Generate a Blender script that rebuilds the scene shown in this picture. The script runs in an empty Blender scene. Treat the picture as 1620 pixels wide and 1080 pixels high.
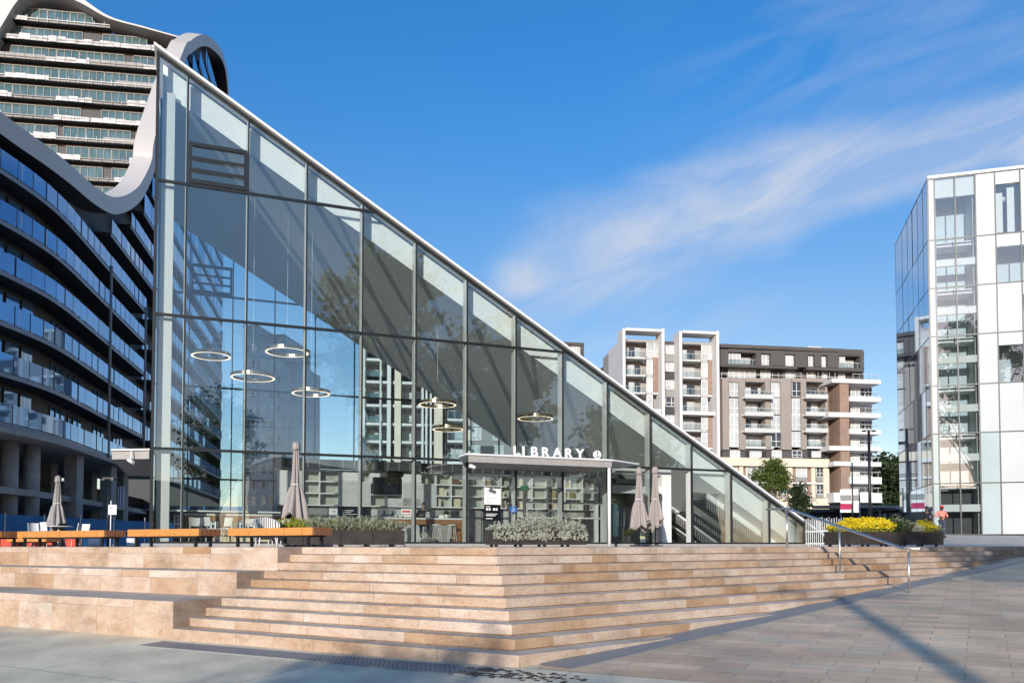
import bpy, bmesh, math, random
from mathutils import Vector as V, Matrix, Euler, noise as mnoise
random.seed(7)
R = math.radians
S = bpy.context.scene
COL = S.collection
# ------------------------------------------------------------------ camera model (a pixel of the 1620x1080 photograph -> a point of the place)
FPX, PIT, PCX, PCY, EYE = 1283.0, R(2.04), 810.0, 817.0, 1.53
def ray(u, v):
    yc = (PCY - v) / FPX
    return V(((u - PCX) / FPX, math.cos(PIT) - yc * math.sin(PIT), math.sin(PIT) + yc * math.cos(PIT)))
def at(u, v, Y):
    r = ray(u, v)
    return r / r.y * Y + V((0, 0, EYE))
def onplane(u, v, P0, N):
    r = ray(u, v); C = V((0, 0, EYE))
    return C + r * (N.dot(P0 - C) / N.dot(r))
# ------------------------------------------------------------------ helpers
def lin(r, g, b):
    f = lambda c: (c / 255) / 12.92 if c / 255 <= .04045 else ((c / 255 + .055) / 1.055) ** 2.4
    return (f(r), f(g), f(b))
def tag(o, label=None, cat=None, group=None, kind=None):
    if label: o['label'] = label
    if cat: o['category'] = cat
    if group: o['group'] = group
    if kind: o['kind'] = kind
    return o
def empty(name, loc=(0, 0, 0), label=None, cat=None, group=None, rz=0, kind=None, parent=None):
    o = bpy.data.objects.new(name, None); COL.objects.link(o)
    o.location = loc; o.rotation_euler = (0, 0, rz); o.empty_display_size = .2
    if parent: o.parent = parent
    return tag(o, label, cat, group, kind)
class MB:
    def __init__(s): s.v = []; s.f = []; s.m = []; s.uv = []; s.t = []; s.tone = 1.0; s.mi = 0; s.sm = []; s.smooth = False
    def face(s, pts, uv=None):
        b = len(s.v); s.v += [tuple(p) for p in pts]; s.f.append(tuple(range(b, b + len(pts))))
        s.m.append(s.mi); s.uv.append(uv); s.t.append(s.tone); s.sm.append(s.smooth)
    def hexa(s, a, b):   # bottom ring, top ring (ccw seen from above)
        n = len(a)
        base = len(s.v); s.v += [tuple(p) for p in a] + [tuple(p) for p in b]
        fs = [tuple(base + i for i in range(n))[::-1], tuple(base + n + i for i in range(n))]
        for i in range(n):
            j = (i + 1) % n
            fs.append((base + i, base + j, base + n + j, base + n + i))
        for f in fs: s.f.append(f); s.m.append(s.mi); s.uv.append(None); s.t.append(s.tone); s.sm.append(s.smooth)
    def obox(s, o, x, y, z):
        o, x, y, z = V(o), V(x), V(y), V(z)
        if x.cross(y).dot(z) < 0: x, y = y, x
        s.hexa([o, o + x, o + x + y, o + y], [o + z, o + x + z, o + x + y + z, o + y + z]); return s
    def box(s, c, d):
        return s.obox((c[0] - d[0] / 2, c[1] - d[1] / 2, c[2] - d[2] / 2), (d[0], 0, 0), (0, d[1], 0), (0, 0, d[2]))
    def bar(s, a, b, w, h=None, up=(0, 0, 1)):
        a, b = V(a), V(b); h = h or w; d = (b - a)
        if d.length < 1e-6: return s
        dn = d.normalized(); u = V(up)
        if abs(dn.dot(u)) > .98: u = V((0, 1, 0))
        x = dn.cross(u).normalized(); z = x.cross(dn)
        return s.obox(a - x * w / 2 - z * h / 2, x * w, d, z * h)
    def tube(s, pts, r, seg=8, caps=True, closed=False):
        pts = [V(p) for p in pts]; n = len(pts)
        rs = r if isinstance(r, (list, tuple)) else [r] * n
        base = len(s.v); px = None
        for i, p in enumerate(pts):
            if closed: d = pts[(i + 1) % n] - pts[i - 1]
            else: d = (pts[min(i + 1, n - 1)] - pts[max(i - 1, 0)])
            d = d.normalized() if d.length > 1e-9 else V((0, 0, 1))
            if px is None: px = d.orthogonal().normalized()
            px = (px - d * px.dot(d)); px = px.normalized() if px.length > 1e-6 else d.orthogonal().normalized()
            py = d.cross(px)
            for k in range(seg):
                a = 2 * math.pi * k / seg
                s.v.append(tuple(p + (px * math.cos(a) + py * math.sin(a)) * rs[i]))
        rng = n if closed else n - 1
        for i in range(rng):
            j = (i + 1) % n
            for k in range(seg):
                l = (k + 1) % seg
                s._f((base + i * seg + k, base + i * seg + l, base + j * seg + l, base + j * seg + k), True)
        if caps and not closed:
            s._f(tuple(base + k for k in range(seg))[::-1]); s._f(tuple(base + (n - 1) * seg + k for k in range(seg)))
        return s
    def _f(s, f, sm=False): s.f.append(f); s.m.append(s.mi); s.uv.append(None); s.t.append(s.tone); s.sm.append(sm)
    def lathe(s, c, prof, seg=16, fold=0, nf=8):
        base = len(s.v); c = V(c)
        for (r, z) in prof:
            for k in range(seg):
                a = 2 * math.pi * k / seg
                rr = r * (1 + fold * math.cos(nf * a))
                s.v.append(tuple(c + V((rr * math.cos(a), rr * math.sin(a), z))))
        for i in range(len(prof) - 1):
            for k in range(seg):
                l = (k + 1) % seg
                s._f((base + i * seg + k, base + i * seg + l, base + (i + 1) * seg + l, base + (i + 1) * seg + k), True)
        s._f(tuple(base + k for k in range(seg))[::-1]); s._f(tuple(base + (len(prof) - 1) * seg + k for k in range(seg)))
        return s
    def build(s, name, mat, parent=None, label=None):
        me = bpy.data.meshes.new(name); me.from_pydata(s.v, [], s.f); 
        mats = mat if isinstance(mat, (list, tuple)) else [mat]
        for m in mats: me.materials.append(m)
        me.polygons.foreach_set('material_index', s.m)
        me.polygons.foreach_set('use_smooth', s.sm)
        if any(u is not None for u in s.uv):
            ul = me.uv_layers.new(name='UVMap')
            for p, u in zip(me.polygons, s.uv):
                if u:
                    for li, c in zip(p.loop_indices, u): ul.data[li].uv = c
        if len(set(s.t)) > 1:
            at_ = me.attributes.new('tone', 'FLOAT', 'FACE'); at_.data.foreach_set('value', s.t)
        me.update()
        o = bpy.data.objects.new(name, me); COL.objects.link(o)
        if parent: o.parent = parent; o.matrix_parent_inverse = Matrix.Identity(4)
        if label: o['label'] = label
        return o
def local(parent, mb):
    """mesh coordinates are world coordinates: move them into the frame of a parent that has a location / turn"""
    bpy.context.view_layer.update()
    inv = parent.matrix_world.inverted(); mb.v = [tuple(inv @ V(p)) for p in mb.v]; return mb
def copy_tree(o, parent=None):
    c = o.copy(); COL.objects.link(c); c.parent = parent
    for ch in list(o.children): copy_tree(ch, c)
    return c
def ring(c, r, n=16, z=0): return [V((c[0] + r * math.cos(2 * math.pi * k / n), c[1] + r * math.sin(2 * math.pi * k / n), c[2] + z)) for k in range(n)]
def leafquad(mb, p, d, L, w, up=None):
    d = d.normalized(); s = d.cross(up or V((random.random() - .5, random.random() - .5, random.random() - .5))).normalized() * w
    mb.face([p, p + d * L * .5 + s, p + d * L, p + d * L * .5 - s])
# ------------------------------------------------------------------ materials
def nodes(name):
    m = bpy.data.materials.new(name); m.use_nodes = True
    nt = m.node_tree; b = nt.nodes['Principled BSDF']
    return m, nt, b
def mk(name, col, rough=.6, metal=0., spec=.5, nscale=6., namt=.12, bump=0., coat=0.):
    """painted / plain surface with a little uneven wear"""
    m, nt, b = nodes(name)
    n = nt.nodes.new('ShaderNodeTexNoise'); n.inputs['Scale'].default_value = nscale; n.inputs['Detail'].default_value = 5
    tc = nt.nodes.new('ShaderNodeNewGeometry'); nt.links.new(tc.outputs['Position'], n.inputs['Vector'])
    r = nt.nodes.new('ShaderNodeMapRange'); r.inputs['From Min'].default_value = .25; r.inputs['From Max'].default_value = .75
    r.inputs['To Min'].default_value = 1 - namt; r.inputs['To Max'].default_value = 1 + namt
    nt.links.new(n.outputs['Fac'], r.inputs['Value'])
    x = nt.nodes.new('ShaderNodeMix'); x.data_type = 'RGBA'; x.blend_type = 'MULTIPLY'; x.inputs['Factor'].default_value = 1
    x.inputs[6].default_value = (*col, 1); nt.links.new(r.outputs['Result'], x.inputs[7])
    nt.links.new(x.outputs[2], b.inputs['Base Color'])
    b.inputs['Roughness'].default_value = rough; b.inputs['Metallic'].default_value = metal
    b.inputs['Specular IOR Level'].default_value = spec; b.inputs['Coat Weight'].default_value = coat
    if bump:
        bp = nt.nodes.new('ShaderNodeBump'); bp.inputs['Strength'].default_value = bump; bp.inputs['Distance'].default_value = .02
        nt.links.new(n.outputs['Fac'], bp.inputs['Height']); nt.links.new(bp.outputs['Normal'], b.inputs['Normal'])
    return m
def glass(name, tint=(.9, .95, .94), refl=1.0, wob=0.0, gcol=(1, 1, 1)):
    m, nt, b = nodes(name); nt.nodes.remove(b)
    out = [n for n in nt.nodes if n.type == 'OUTPUT_MATERIAL'][0]
    tr = nt.nodes.new('ShaderNodeBsdfTransparent'); tr.inputs['Color'].default_value = (*tint, 1)
    gl = nt.nodes.new('ShaderNodeBsdfGlossy'); gl.inputs['Roughness'].default_value = 0.0; gl.inputs['Color'].default_value = (*gcol, 1)
    fr = nt.nodes.new('ShaderNodeFresnel'); fr.inputs['IOR'].default_value = 1.52
    mu = nt.nodes.new('ShaderNodeMath'); mu.operation = 'MULTIPLY'; mu.inputs[1].default_value = refl; mu.use_clamp = True
    nt.links.new(fr.outputs[0], mu.inputs[0])
    mx = nt.nodes.new('ShaderNodeMixShader'); nt.links.new(mu.outputs[0], mx.inputs[0])
    nt.links.new(tr.outputs[0], mx.inputs[1]); nt.links.new(gl.outputs[0], mx.inputs[2]); nt.links.new(mx.outputs[0], out.inputs['Surface'])
    if wob:   # slightly bowed panes, as real glazing
        g = nt.nodes.new('ShaderNodeNewGeometry'); n = nt.nodes.new('ShaderNodeTexNoise'); n.inputs['Scale'].default_value = .55; n.inputs['Detail'].default_value = 1
        nt.links.new(g.outputs['Position'], n.inputs['Vector'])
        bp = nt.nodes.new('ShaderNodeBump'); bp.inputs['Strength'].default_value = wob; bp.inputs['Distance'].default_value = .05
        nt.links.new(n.outputs['Fac'], bp.inputs['Height']); nt.links.new(bp.outputs['Normal'], gl.inputs['Normal'])
    return m
def stone(name, c1, c2, dark, grain=18., tone_amt=.5, bump=.25):
    """sawn sandstone: cloudy beds, rusty veins, fine grain, one tone per block"""
    m, nt, b = nodes(name); N = nt.nodes.new; Lk = nt.links.new
    g = N('ShaderNodeNewGeometry')
    mp = N('ShaderNodeMapping'); mp.inputs['Scale'].default_value = (1, 1, 2.2); Lk(g.outputs['Position'], mp.inputs['Vector'])
    a = N('ShaderNodeAttribute'); a.attribute_name = 'tone'
    addv = N('ShaderNodeVectorMath'); addv.operation = 'ADD'; sc = N('ShaderNodeVectorMath'); sc.operation = 'SCALE'; sc.inputs[3].default_value = 37.
    Lk(a.outputs['Fac'], sc.inputs[0]); cmb = N('ShaderNodeCombineXYZ')
    ml = N('ShaderNodeMath'); ml.operation = 'MULTIPLY'; ml.inputs[1].default_value = 53.; Lk(a.outputs['Fac'], ml.inputs[0])
    Lk(ml.outputs[0], cmb.inputs[0]); Lk(ml.outputs[0], cmb.inputs[2]); Lk(mp.outputs[0], addv.inputs[0]); Lk(cmb.outputs[0], addv.inputs[1])
    n1 = N('ShaderNodeTexNoise'); n1.inputs['Scale'].default_value = 1.6; n1.inputs['Detail'].default_value = 6; n1.inputs['Distortion'].default_value = 1.2; Lk(addv.outputs[0], n1.inputs['Vector'])
    n2 = N('ShaderNodeTexNoise'); n2.inputs['Scale'].default_value = 2.3; n2.inputs['Detail'].default_value = 3; n2.inputs['Distortion'].default_value = 2.5; Lk(addv.outputs[0], n2.inputs['Vector'])
    n3 = N('ShaderNodeTexNoise'); n3.inputs['Scale'].default_value = grain * 3; n3.inputs['Detail'].default_value = 4; Lk(g.outputs['Position'], n3.inputs['Vector'])
    cr = N('ShaderNodeValToRGB'); cr.color_ramp.elements[0].position = .32; cr.color_ramp.elements[0].color = (*c1, 1); cr.color_ramp.elements[1].position = .68; cr.color_ramp.elements[1].color = (*c2, 1)
    Lk(n1.outputs['Fac'], cr.inputs['Fac'])
    vr = N('ShaderNodeValToRGB'); e = vr.color_ramp.elements; e[0].position = .485; e[0].color = (0, 0, 0, 1); e[1].position = .515; e[1].color = (0, 0, 0, 1)
    k = vr.color_ramp.elements.new(.5); k.color = (1, 1, 1, 1); Lk(n2.outputs['Fac'], vr.inputs['Fac'])
    vm = N('ShaderNodeMath'); vm.operation = 'MULTIPLY'; vm.inputs[1].default_value = .5; Lk(vr.outputs['Color'], vm.inputs[0])
    x1 = N('ShaderNodeMix'); x1.data_type = 'RGBA'; Lk(vm.outputs[0], x1.inputs['Factor']); Lk(cr.outputs['Color'], x1.inputs[6]); x1.inputs[7].default_value = (*dark, 1)
    # per block tone: bright, pale or rusty
    tr = N('ShaderNodeValToRGB'); tr.color_ramp.interpolation = 'LINEAR'
    te = tr.color_ramp.elements; te[0].position = 0; te[0].color = (1 - .20 * tone_amt, 1 - .34 * tone_amt, 1 - .5 * tone_amt, 1); te[1].position = 1; te[1].color = (1.1, 1.16, 1.25, 1)
    q = te.new(.5); q.color = (1, 1, 1, 1); Lk(a.outputs['Fac'], tr.inputs['Fac'])
    x2 = N('ShaderNodeMix'); x2.data_type = 'RGBA'; x2.blend_type = 'MULTIPLY'; x2.inputs['Factor'].default_value = 1; Lk(x1.outputs[2], x2.inputs[6]); Lk(tr.outputs['Color'], x2.inputs[7])
    gr = N('ShaderNodeMapRange'); gr.inputs['To Min'].default_value = .8; gr.inputs['To Max'].default_value = 1.18; gr.inputs['From Min'].default_value = .3; gr.inputs['From Max'].default_value = .7; Lk(n3.outputs['Fac'], gr.inputs['Value'])
    x3 = N('ShaderNodeMix'); x3.data_type = 'RGBA'; x3.blend_type = 'MULTIPLY'; x3.inputs['Factor'].default_value = 1; Lk(x2.outputs[2], x3.inputs[6]); Lk(gr.outputs[0], x3.inputs[7])
    n4 = N('ShaderNodeTexNoise'); n4.inputs['Scale'].default_value = .9; n4.inputs['Detail'].default_value = 9; n4.inputs['Roughness'].default_value = .68; Lk(g.outputs['Position'], n4.inputs['Vector'])
    st = N('ShaderNodeMapRange'); st.inputs['From Min'].default_value = .33; st.inputs['From Max'].default_value = .52; st.inputs['To Min'].default_value = .72; st.inputs['To Max'].default_value = 1.04; Lk(n4.outputs['Fac'], st.inputs['Value'])
    x4 = N('ShaderNodeMix'); x4.data_type = 'RGBA'; x4.blend_type = 'MULTIPLY'; x4.inputs['Factor'].default_value = 1; Lk(x3.outputs[2], x4.inputs[6]); Lk(st.outputs[0], x4.inputs[7]); x3 = x4
    Lk(x3.outputs[2], b.inputs['Base Color']); b.inputs['Roughness'].default_value = .8; b.inputs['Specular IOR Level'].default_value = .25
    bp = N('ShaderNodeBump'); bp.inputs['Strength'].default_value = bump; bp.inputs['Distance'].default_value = .006; Lk(n3.outputs['Fac'], bp.inputs['Height']); Lk(bp.outputs['Normal'], b.inputs['Normal'])
    return m
def timber(name, c1, c2, axis_scale=(1, 14, 14), rough=.5):
    m, nt, b = nodes(name); N = nt.nodes.new; Lk = nt.links.new
    tc = N('ShaderNodeTexCoord'); mp = N('ShaderNodeMapping'); mp.inputs['Scale'].default_value = axis_scale; Lk(tc.outputs['Object'], mp.inputs['Vector'])
    n = N('ShaderNodeTexNoise'); n.inputs['Scale'].default_value = 2.; n.inputs['Detail'].default_value = 6; n.inputs['Distortion'].default_value = .6; Lk(mp.outputs[0], n.inputs['Vector'])
    cr = N('ShaderNodeValToRGB'); cr.color_ramp.elements[0].position = .3; cr.color_ramp.elements[0].color = (*c1, 1); cr.color_ramp.elements[1].position = .7; cr.color_ramp.elements[1].color = (*c2, 1)
    Lk(n.outputs['Fac'], cr.inputs['Fac']); Lk(cr.outputs['Color'], b.inputs['Base Color']); b.inputs['Roughness'].default_value = rough
    return m
def bricks(name, cols, mortar, bw, bh, coord='UV', rough=.75, msize=.006, off=.5, rot=0., bump=.2, spots=False):
    """laid pavers / boards / grating: one tone per unit"""
    m, nt, b = nodes(name); N = nt.nodes.new; Lk = nt.links.new
    tc = N('ShaderNodeTexCoord'); mp = N('ShaderNodeMapping'); mp.inputs['Rotation'].default_value = (0, 0, rot); Lk(tc.outputs[coord], mp.inputs['Vector'])
    t = N('ShaderNodeTexBrick'); t.inputs['Scale'].default_value = 1; t.inputs['Brick Width'].default_value = bw; t.inputs['Row Height'].default_value = bh
    t.inputs['Mortar Size'].default_value = msize; t.inputs['Mortar Smooth'].default_value = .3; t.offset = off; t.inputs['Bias'].default_value = 0
    t.inputs['Color1'].default_value = (0, 0, 0, 1); t.inputs['Color2'].default_value = (1, 1, 1, 1); t.inputs['Mortar'].default_value = (.5, .5, .5, 1)
    Lk(mp.outputs[0], t.inputs['Vector'])
    cr = N('ShaderNodeValToRGB'); e = cr.color_ramp.elements
    e[0].color = (*cols[0], 1); e[1].color = (*cols[-1], 1)
    for i, c in enumerate(cols[1:-1]): q = e.new((i + 1) / (len(cols) - 1)); q.color = (*c, 1)
    Lk(t.outputs['Color'], cr.inputs['Fac'])
    g = N('ShaderNodeNewGeometry'); n = N('ShaderNodeTexNoise'); n.inputs['Scale'].default_value = 1.1; n.inputs['Detail'].default_value = 8; n.inputs['Roughness'].default_value = .7; Lk(g.outputs['Position'], n.inputs['Vector'])
    r = N('ShaderNodeMapRange'); r.inputs['From Min'].default_value = .3; r.inputs['From Max'].default_value = .7; r.inputs['To Min'].default_value = .8; r.inputs['To Max'].default_value = 1.15; Lk(n.outputs['Fac'], r.inputs['Value'])
    x = N('ShaderNodeMix'); x.data_type = 'RGBA'; x.blend_type = 'MULTIPLY'; x.inputs['Factor'].default_value = 1; Lk(cr.outputs['Color'], x.inputs[6]); Lk(r.outputs[0], x.inputs[7])
    y = N('ShaderNodeMix'); y.data_type = 'RGBA'; Lk(t.outputs['Fac'], y.inputs['Factor']); Lk(x.outputs[2], y.inputs[6]); y.inputs[7].default_value = (*mortar, 1)
    if spots:      # trodden-in gum and drips
        vo = N('ShaderNodeTexVoronoi'); vo.inputs['Scale'].default_value = 2.6; Lk(g.outputs['Position'], vo.inputs['Vector'])
        vr = N('ShaderNodeMapRange'); vr.inputs['From Min'].default_value = .055; vr.inputs['From Max'].default_value = .085; vr.inputs['To Min'].default_value = .62; vr.inputs['To Max'].default_value = 1; Lk(vo.outputs['Distance'], vr.inputs['Value'])
        n5 = N('ShaderNodeTexNoise'); n5.inputs['Scale'].default_value = .28; n5.inputs['Detail'].default_value = 7; n5.inputs['Roughness'].default_value = .65; Lk(g.outputs['Position'], n5.inputs['Vector'])
        r5 = N('ShaderNodeMapRange'); r5.inputs['From Min'].default_value = .35; r5.inputs['From Max'].default_value = .6; r5.inputs['To Min'].default_value = .70; r5.inputs['To Max'].default_value = 1.06; Lk(n5.outputs['Fac'], r5.inputs['Value'])
        mm = N('ShaderNodeMath'); mm.operation = 'MULTIPLY'; Lk(vr.outputs[0], mm.inputs[0]); Lk(r5.outputs[0], mm.inputs[1])
        z = N('ShaderNodeMix'); z.data_type = 'RGBA'; z.blend_type = 'MULTIPLY'; z.inputs['Factor'].default_value = 1; Lk(y.outputs[2], z.inputs[6]); Lk(mm.outputs[0], z.inputs[7]); y = z
    Lk(y.outputs[2], b.inputs['Base Color']); b.inputs['Roughness'].default_value = rough; b.inputs['Specular IOR Level'].default_value = .4
    bp = N('ShaderNodeBump'); bp.inputs['Strength'].default_value = bump; bp.inputs['Distance'].default_value = .004; bp.invert = True
    Lk(t.outputs['Fac'], bp.inputs['Height']); Lk(bp.outputs['Normal'], b.inputs['Normal'])
    return m
def leafmat(name, cols, trans=.25):
    m, nt, b = nodes(name); N = nt.nodes.new; Lk = nt.links.new
    g = N('ShaderNodeNewGeometry'); cr = N('ShaderNodeValToRGB'); e = cr.color_ramp.elements
    e[0].color = (*cols[0], 1); e[1].color = (*cols[-1], 1)
    for i, c in enumerate(cols[1:-1]): q = e.new((i + 1) / (len(cols) - 1)); q.color = (*c, 1)
    Lk(g.outputs['Random Per Island'], cr.inputs['Fac']); Lk(cr.outputs['Color'], b.inputs['Base Color']); b.inputs['Roughness'].default_value = .55
    b.inputs['Specular IOR Level'].default_value = .3
    tl = N('ShaderNodeBsdfTranslucent'); Lk(cr.outputs['Color'], tl.inputs['Color']); mx = N('ShaderNodeMixShader'); mx.inputs[0].default_value = trans
    out = [n for n in nt.nodes if n.type == 'OUTPUT_MATERIAL'][0]
    Lk(b.outputs[0], mx.inputs[1]); Lk(tl.outputs[0], mx.inputs[2]); Lk(mx.outputs[0], out.inputs['Surface'])
    return m
def stripes(name, c1, c2, scale, axis):
    m, nt, b = nodes(name); N = nt.nodes.new; Lk = nt.links.new
    tc = N('ShaderNodeTexCoord'); w = N('ShaderNodeTexWave'); w.wave_type = 'BANDS'; w.bands_direction = axis; w.inputs['Scale'].default_value = scale; w.inputs['Distortion'].default_value = .4
    Lk(tc.outputs['Object'], w.inputs['Vector']); cr = N('ShaderNodeValToRGB'); cr.color_ramp.interpolation = 'CONSTANT'
    cr.color_ramp.elements[0].color = (*c1, 1); cr.color_ramp.elements[1].position = .5; cr.color_ramp.elements[1].color = (*c2, 1)
    Lk(w.outputs['Fac'], cr.inputs['Fac']); Lk(cr.outputs['Color'], b.inputs['Base Color']); b.inputs['Roughness'].default_value = .7
    return m
def glow(name, col, strength):
    m, nt, b = nodes(name); b.inputs['Base Color'].default_value = (*col, 1)
    b.inputs['Emission Color'].default_value = (*col, 1); b.inputs['Emission Strength'].default_value = strength
    return m
M = {}
M['stone'] = stone('sandstone', (.455, .315, .22), (.55, .44, .34), (.28, .14, .08), tone_amt=1.0)
M['tread'] = stone('lightened_tread_stone', (.50, .405, .32), (.60, .51, .42), (.34, .22, .14), tone_amt=.5)  # greyer honed block tops, painted paler to make up for the grazing sun
M['brickfar'] = mk('far_brick', (.20, .12, .085), .85, nscale=.3, namt=.15)
M['gumback'] = leafmat('lightened_gum_leaves', [(.17, .175, .09), (.26, .26, .14), (.34, .33, .18)], .55)  # lit copy of the gum leaves, colour brightened for the mirrored trees
M['slabedge'] = mk('slab_edge_grey', (.22, .26, .31), .5)
M['rbinner'] = mk('pale_blue_wall', (.58, .66, .69), .6, namt=.05)
M['treegreen'] = leafmat('fresh_leaves', [(.05, .085, .015), (.095, .14, .02), (.15, .19, .035)])
M['concrete'] = bricks('pale_concrete', [(.74, .645, .47), (.82, .715, .53), (.78, .685, .50)], (.34, .31, .27), 3.4, 2.6, rough=.65, msize=.012, spots=True)
M['rawconcrete'] = mk('raw_concrete', (.34, .33, .31), .85, nscale=1.5, namt=.25, bump=.3)
M['pavers'] = bricks('brown_pavers', [(.56, .375, .235), (.70, .485, .30), (.62, .455, .295), (.76, .545, .345), (.61, .49, .34), (.58, .395, .25)], (.32, .235, .165), .92, .30, rough=.5, msize=.007, spots=True)
M['plazapave'] = bricks('plaza_pavers', [(.40, .36, .34), (.48, .43, .40), (.44, .40, .38)], (.2, .18, .17), .9, .45, rough=.55)
M['grate'] = bricks('grating', [(.03, .03, .035), (.06, .06, .065)], (.36, .36, .36), .075, .05, msize=.012, rough=.5, bump=.6)
M['gratedark'] = bricks('dark_grating', [(.12, .11, .10), (.17, .155, .145)], (.36, .33, .30), .075, .05, msize=.012, rough=.5, bump=.6)
M['frame'] = mk('charcoal_frame', (.035, .037, .038), .35, .6)
M['white'] = mk('white_paint', (.74, .74, .72), .45, namt=.04)
M['fin'] = mk('pale_fin', (.70, .71, .68), .45, namt=.04)
M['ceil'] = mk('ceiling_white', (.88, .90, .89), .6, namt=.03)
M['glass'] = glass('clear_glazing', (.955, .985, .978), 2.3, .08)
M['glassback'] = glass('back_glazing', (.86, .94, .96), 1.0)
M['floor'] = mk('interior_floor', (.70, .67, .62), .35)
M['steel'] = mk('stainless_steel', (.62, .60, .58), .38, 1., namt=.05)
M['black'] = mk('black_metal', (.02, .02, .022), .4, .3)
M['dark'] = mk('dark_grey', (.042, .044, .047), .6)
M['grey'] = mk('mid_grey', (.25, .25, .24), .6)
M['lgrey'] = mk('light_grey', (.52, .53, .51), .6)
M['soffit'] = mk('soffit_grey', (.33, .31, .29), .6)
M['bench'] = timber('bench_timber', (.52, .20, .045), (.66, .29, .075), (1.2, 9, 9))
M['benchend'] = timber('bench_end_grain', (.24, .095, .04), (.34, .15, .07), (9, 9, 2))
M['counter'] = timber('counter_timber', (.25, .115, .04), (.36, .18, .07), (2, 2, 9))
M['wood'] = bricks('timber_cladding', [(.25, .17, .125), (.31, .215, .165), (.28, .19, .14)], (.15, .105, .085), 2.4, .42, coord='Object', off=.3)
M['umb'] = mk('umbrella_fabric', (.33, .285, .265), .85, nscale=9, namt=.1, bump=.3)
M['umbgrey'] = mk('grey_umbrella_fabric', (.30, .285, .27), .85, nscale=9, namt=.1, bump=.3)
M['planter'] = mk('rusty_steel', (.04, .031, .026), .65, .2, nscale=4, namt=.35)
M['soil'] = mk('soil', (.05, .035, .025), .9)
M['silver'] = leafmat('silver_leaves', [(.25, .275, .19), (.42, .44, .34), (.56, .57, .48), (.33, .35, .26)])
M['laven'] = leafmat('grey_green_leaves', [(.16, .19, .10), (.30, .32, .20), (.42, .42, .31)])
M['yellow'] = leafmat('yellow_flowers', [(.75, .50, .01), (.85, .62, .01), (.62, .55, .03), (.9, .72, .04)])
M['green'] = leafmat('green_leaves', [(.03, .055, .015), (.06, .10, .025), (.10, .15, .04)])
M['limeleaf'] = leafmat('lime_leaves', [(.20, .24, .02), (.34, .36, .03), (.5, .45, .05)])
M['whitefl'] = leafmat('white_flowers', [(.5, .5, .32), (.72, .70, .55), (.22, .26, .10)])
M['gum'] = leafmat('gum_leaves', [(.035, .05, .012), (.075, .095, .02), (.13, .145, .03), (.05, .065, .02)])
M['darkleaf'] = leafmat('dark_leaves', [(.012, .022, .010), (.03, .05, .016), (.05, .075, .025)])
M['bark'] = mk('bark', (.22, .19, .16), .9, nscale=5, namt=.35, bump=.4)
M['blueglass'] = mk('blue_glass', (.15, .32, .54), .03, .6, nscale=.15, namt=.2)
M['tealglass'] = mk('teal_glass', (.10, .17, .18), .06, .3, nscale=.5, namt=.3)
M['darkglass'] = mk('dark_glass', (.012, .018, .026), .05, 0., nscale=.5, namt=.3)
M['rib'] = mk('ribbon_white', (.50, .485, .46), .5, namt=.04)
M['slab'] = mk('slab_grey', (.30, .30, .30), .7, nscale=2, namt=.2)
M['shadowbox'] = mk('charcoal_cladding_and_shade', (.018, .019, .021), .6)
M['wrap'] = mk('white_wrap', (.46, .46, .46), .5, nscale=1.4, namt=.35, bump=.6)
M['taupe'] = mk('taupe_render', (.285, .25, .22), .8, nscale=.4, namt=.08)
M['charc'] = mk('charcoal_render', (.08, .074, .07), .8, nscale=.4, namt=.1)
M['cream'] = mk('cream_render', (.68, .58, .46), .8, nscale=.4, namt=.08)
M['offwhite'] = mk('offwhite_render', (.64, .63, .61), .75, nscale=.4, namt=.05)
M['pane'] = mk('blind_pane', (.46, .48, .48), .08, 0., nscale=.3, namt=.25)
M['paneD'] = mk('dark_pane', (.05, .06, .075), .05, 0., nscale=.6, namt=.4)
M['rbwhite'] = mk('white_fritted_glass', (.55, .565, .565), .10, 0., nscale=.3, namt=.06, coat=.5)
M['rbteal'] = mk('teal_fritted_glass', (.42, .50, .49), .10, 0., nscale=.35, namt=.12, coat=.6)
M['rbside'] = mk('mirror_blue_glass', (.32, .52, .70), .03, .85, nscale=.2, namt=.08)
M['rbglass'] = glass('office_glazing', (.90, .935, .945), 3.0, .10)
M['hoard'] = mk('blue_hoarding', (.02, .13, .30), .6, nscale=.8, namt=.2)
M['red'] = mk('red_plastic', (.55, .06, .025), .5)
M['pink'] = mk('salmon_cloth', (.75, .24, .19), .85, nscale=30)
M['skin'] = mk('dark_skin', (.09, .045, .03), .6)
M['skin2'] = mk('tan_skin', (.36, .20, .13), .6)
M['blackcloth'] = mk('black_cloth', (.012, .012, .014), .9)
M['hair'] = mk('dark_hair', (.012, .009, .008), .7)
M['denim'] = mk('denim', (.05, .065, .10), .9)
M['paper'] = mk('white_paper', (.82, .82, .81), .6, namt=.02)
M['ink'] = mk('printed_grey', (.35, .36, .38), .7)
M['inkw'] = mk('printed_white', (.8, .8, .8), .7)
M['screen'] = mk('black_screen', (.008, .008, .010), .12)
M['signgreen'] = glow('exit_green', (.02, .30, .12), .35)
M['signblue'] = mk('blue_sign', (.02, .12, .42), .5)
M['gold'] = mk('bronze_metal', (.33, .27, .18), .3, .85)
M['lamp'] = glow('lit_led', (1.0, .78, .55), 1.6)
M['stripe'] = stripes('striped_fabric', (.78, .77, .74), (.06, .055, .05), 6.5, 'X')
M['redsign'] = mk('red_sign', (.6, .03, .03), .5)
M['magenta'] = mk('magenta_print', (.45, .03, .10), .6)
M['book1'] = mk('book_tan', (.40, .30, .13), .7); M['book2'] = mk('book_brown', (.16, .09, .05), .7); M['book3'] = mk('book_cream', (.62, .56, .42), .7); M['book4'] = mk('book_olive', (.24, .22, .08), .7)
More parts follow.
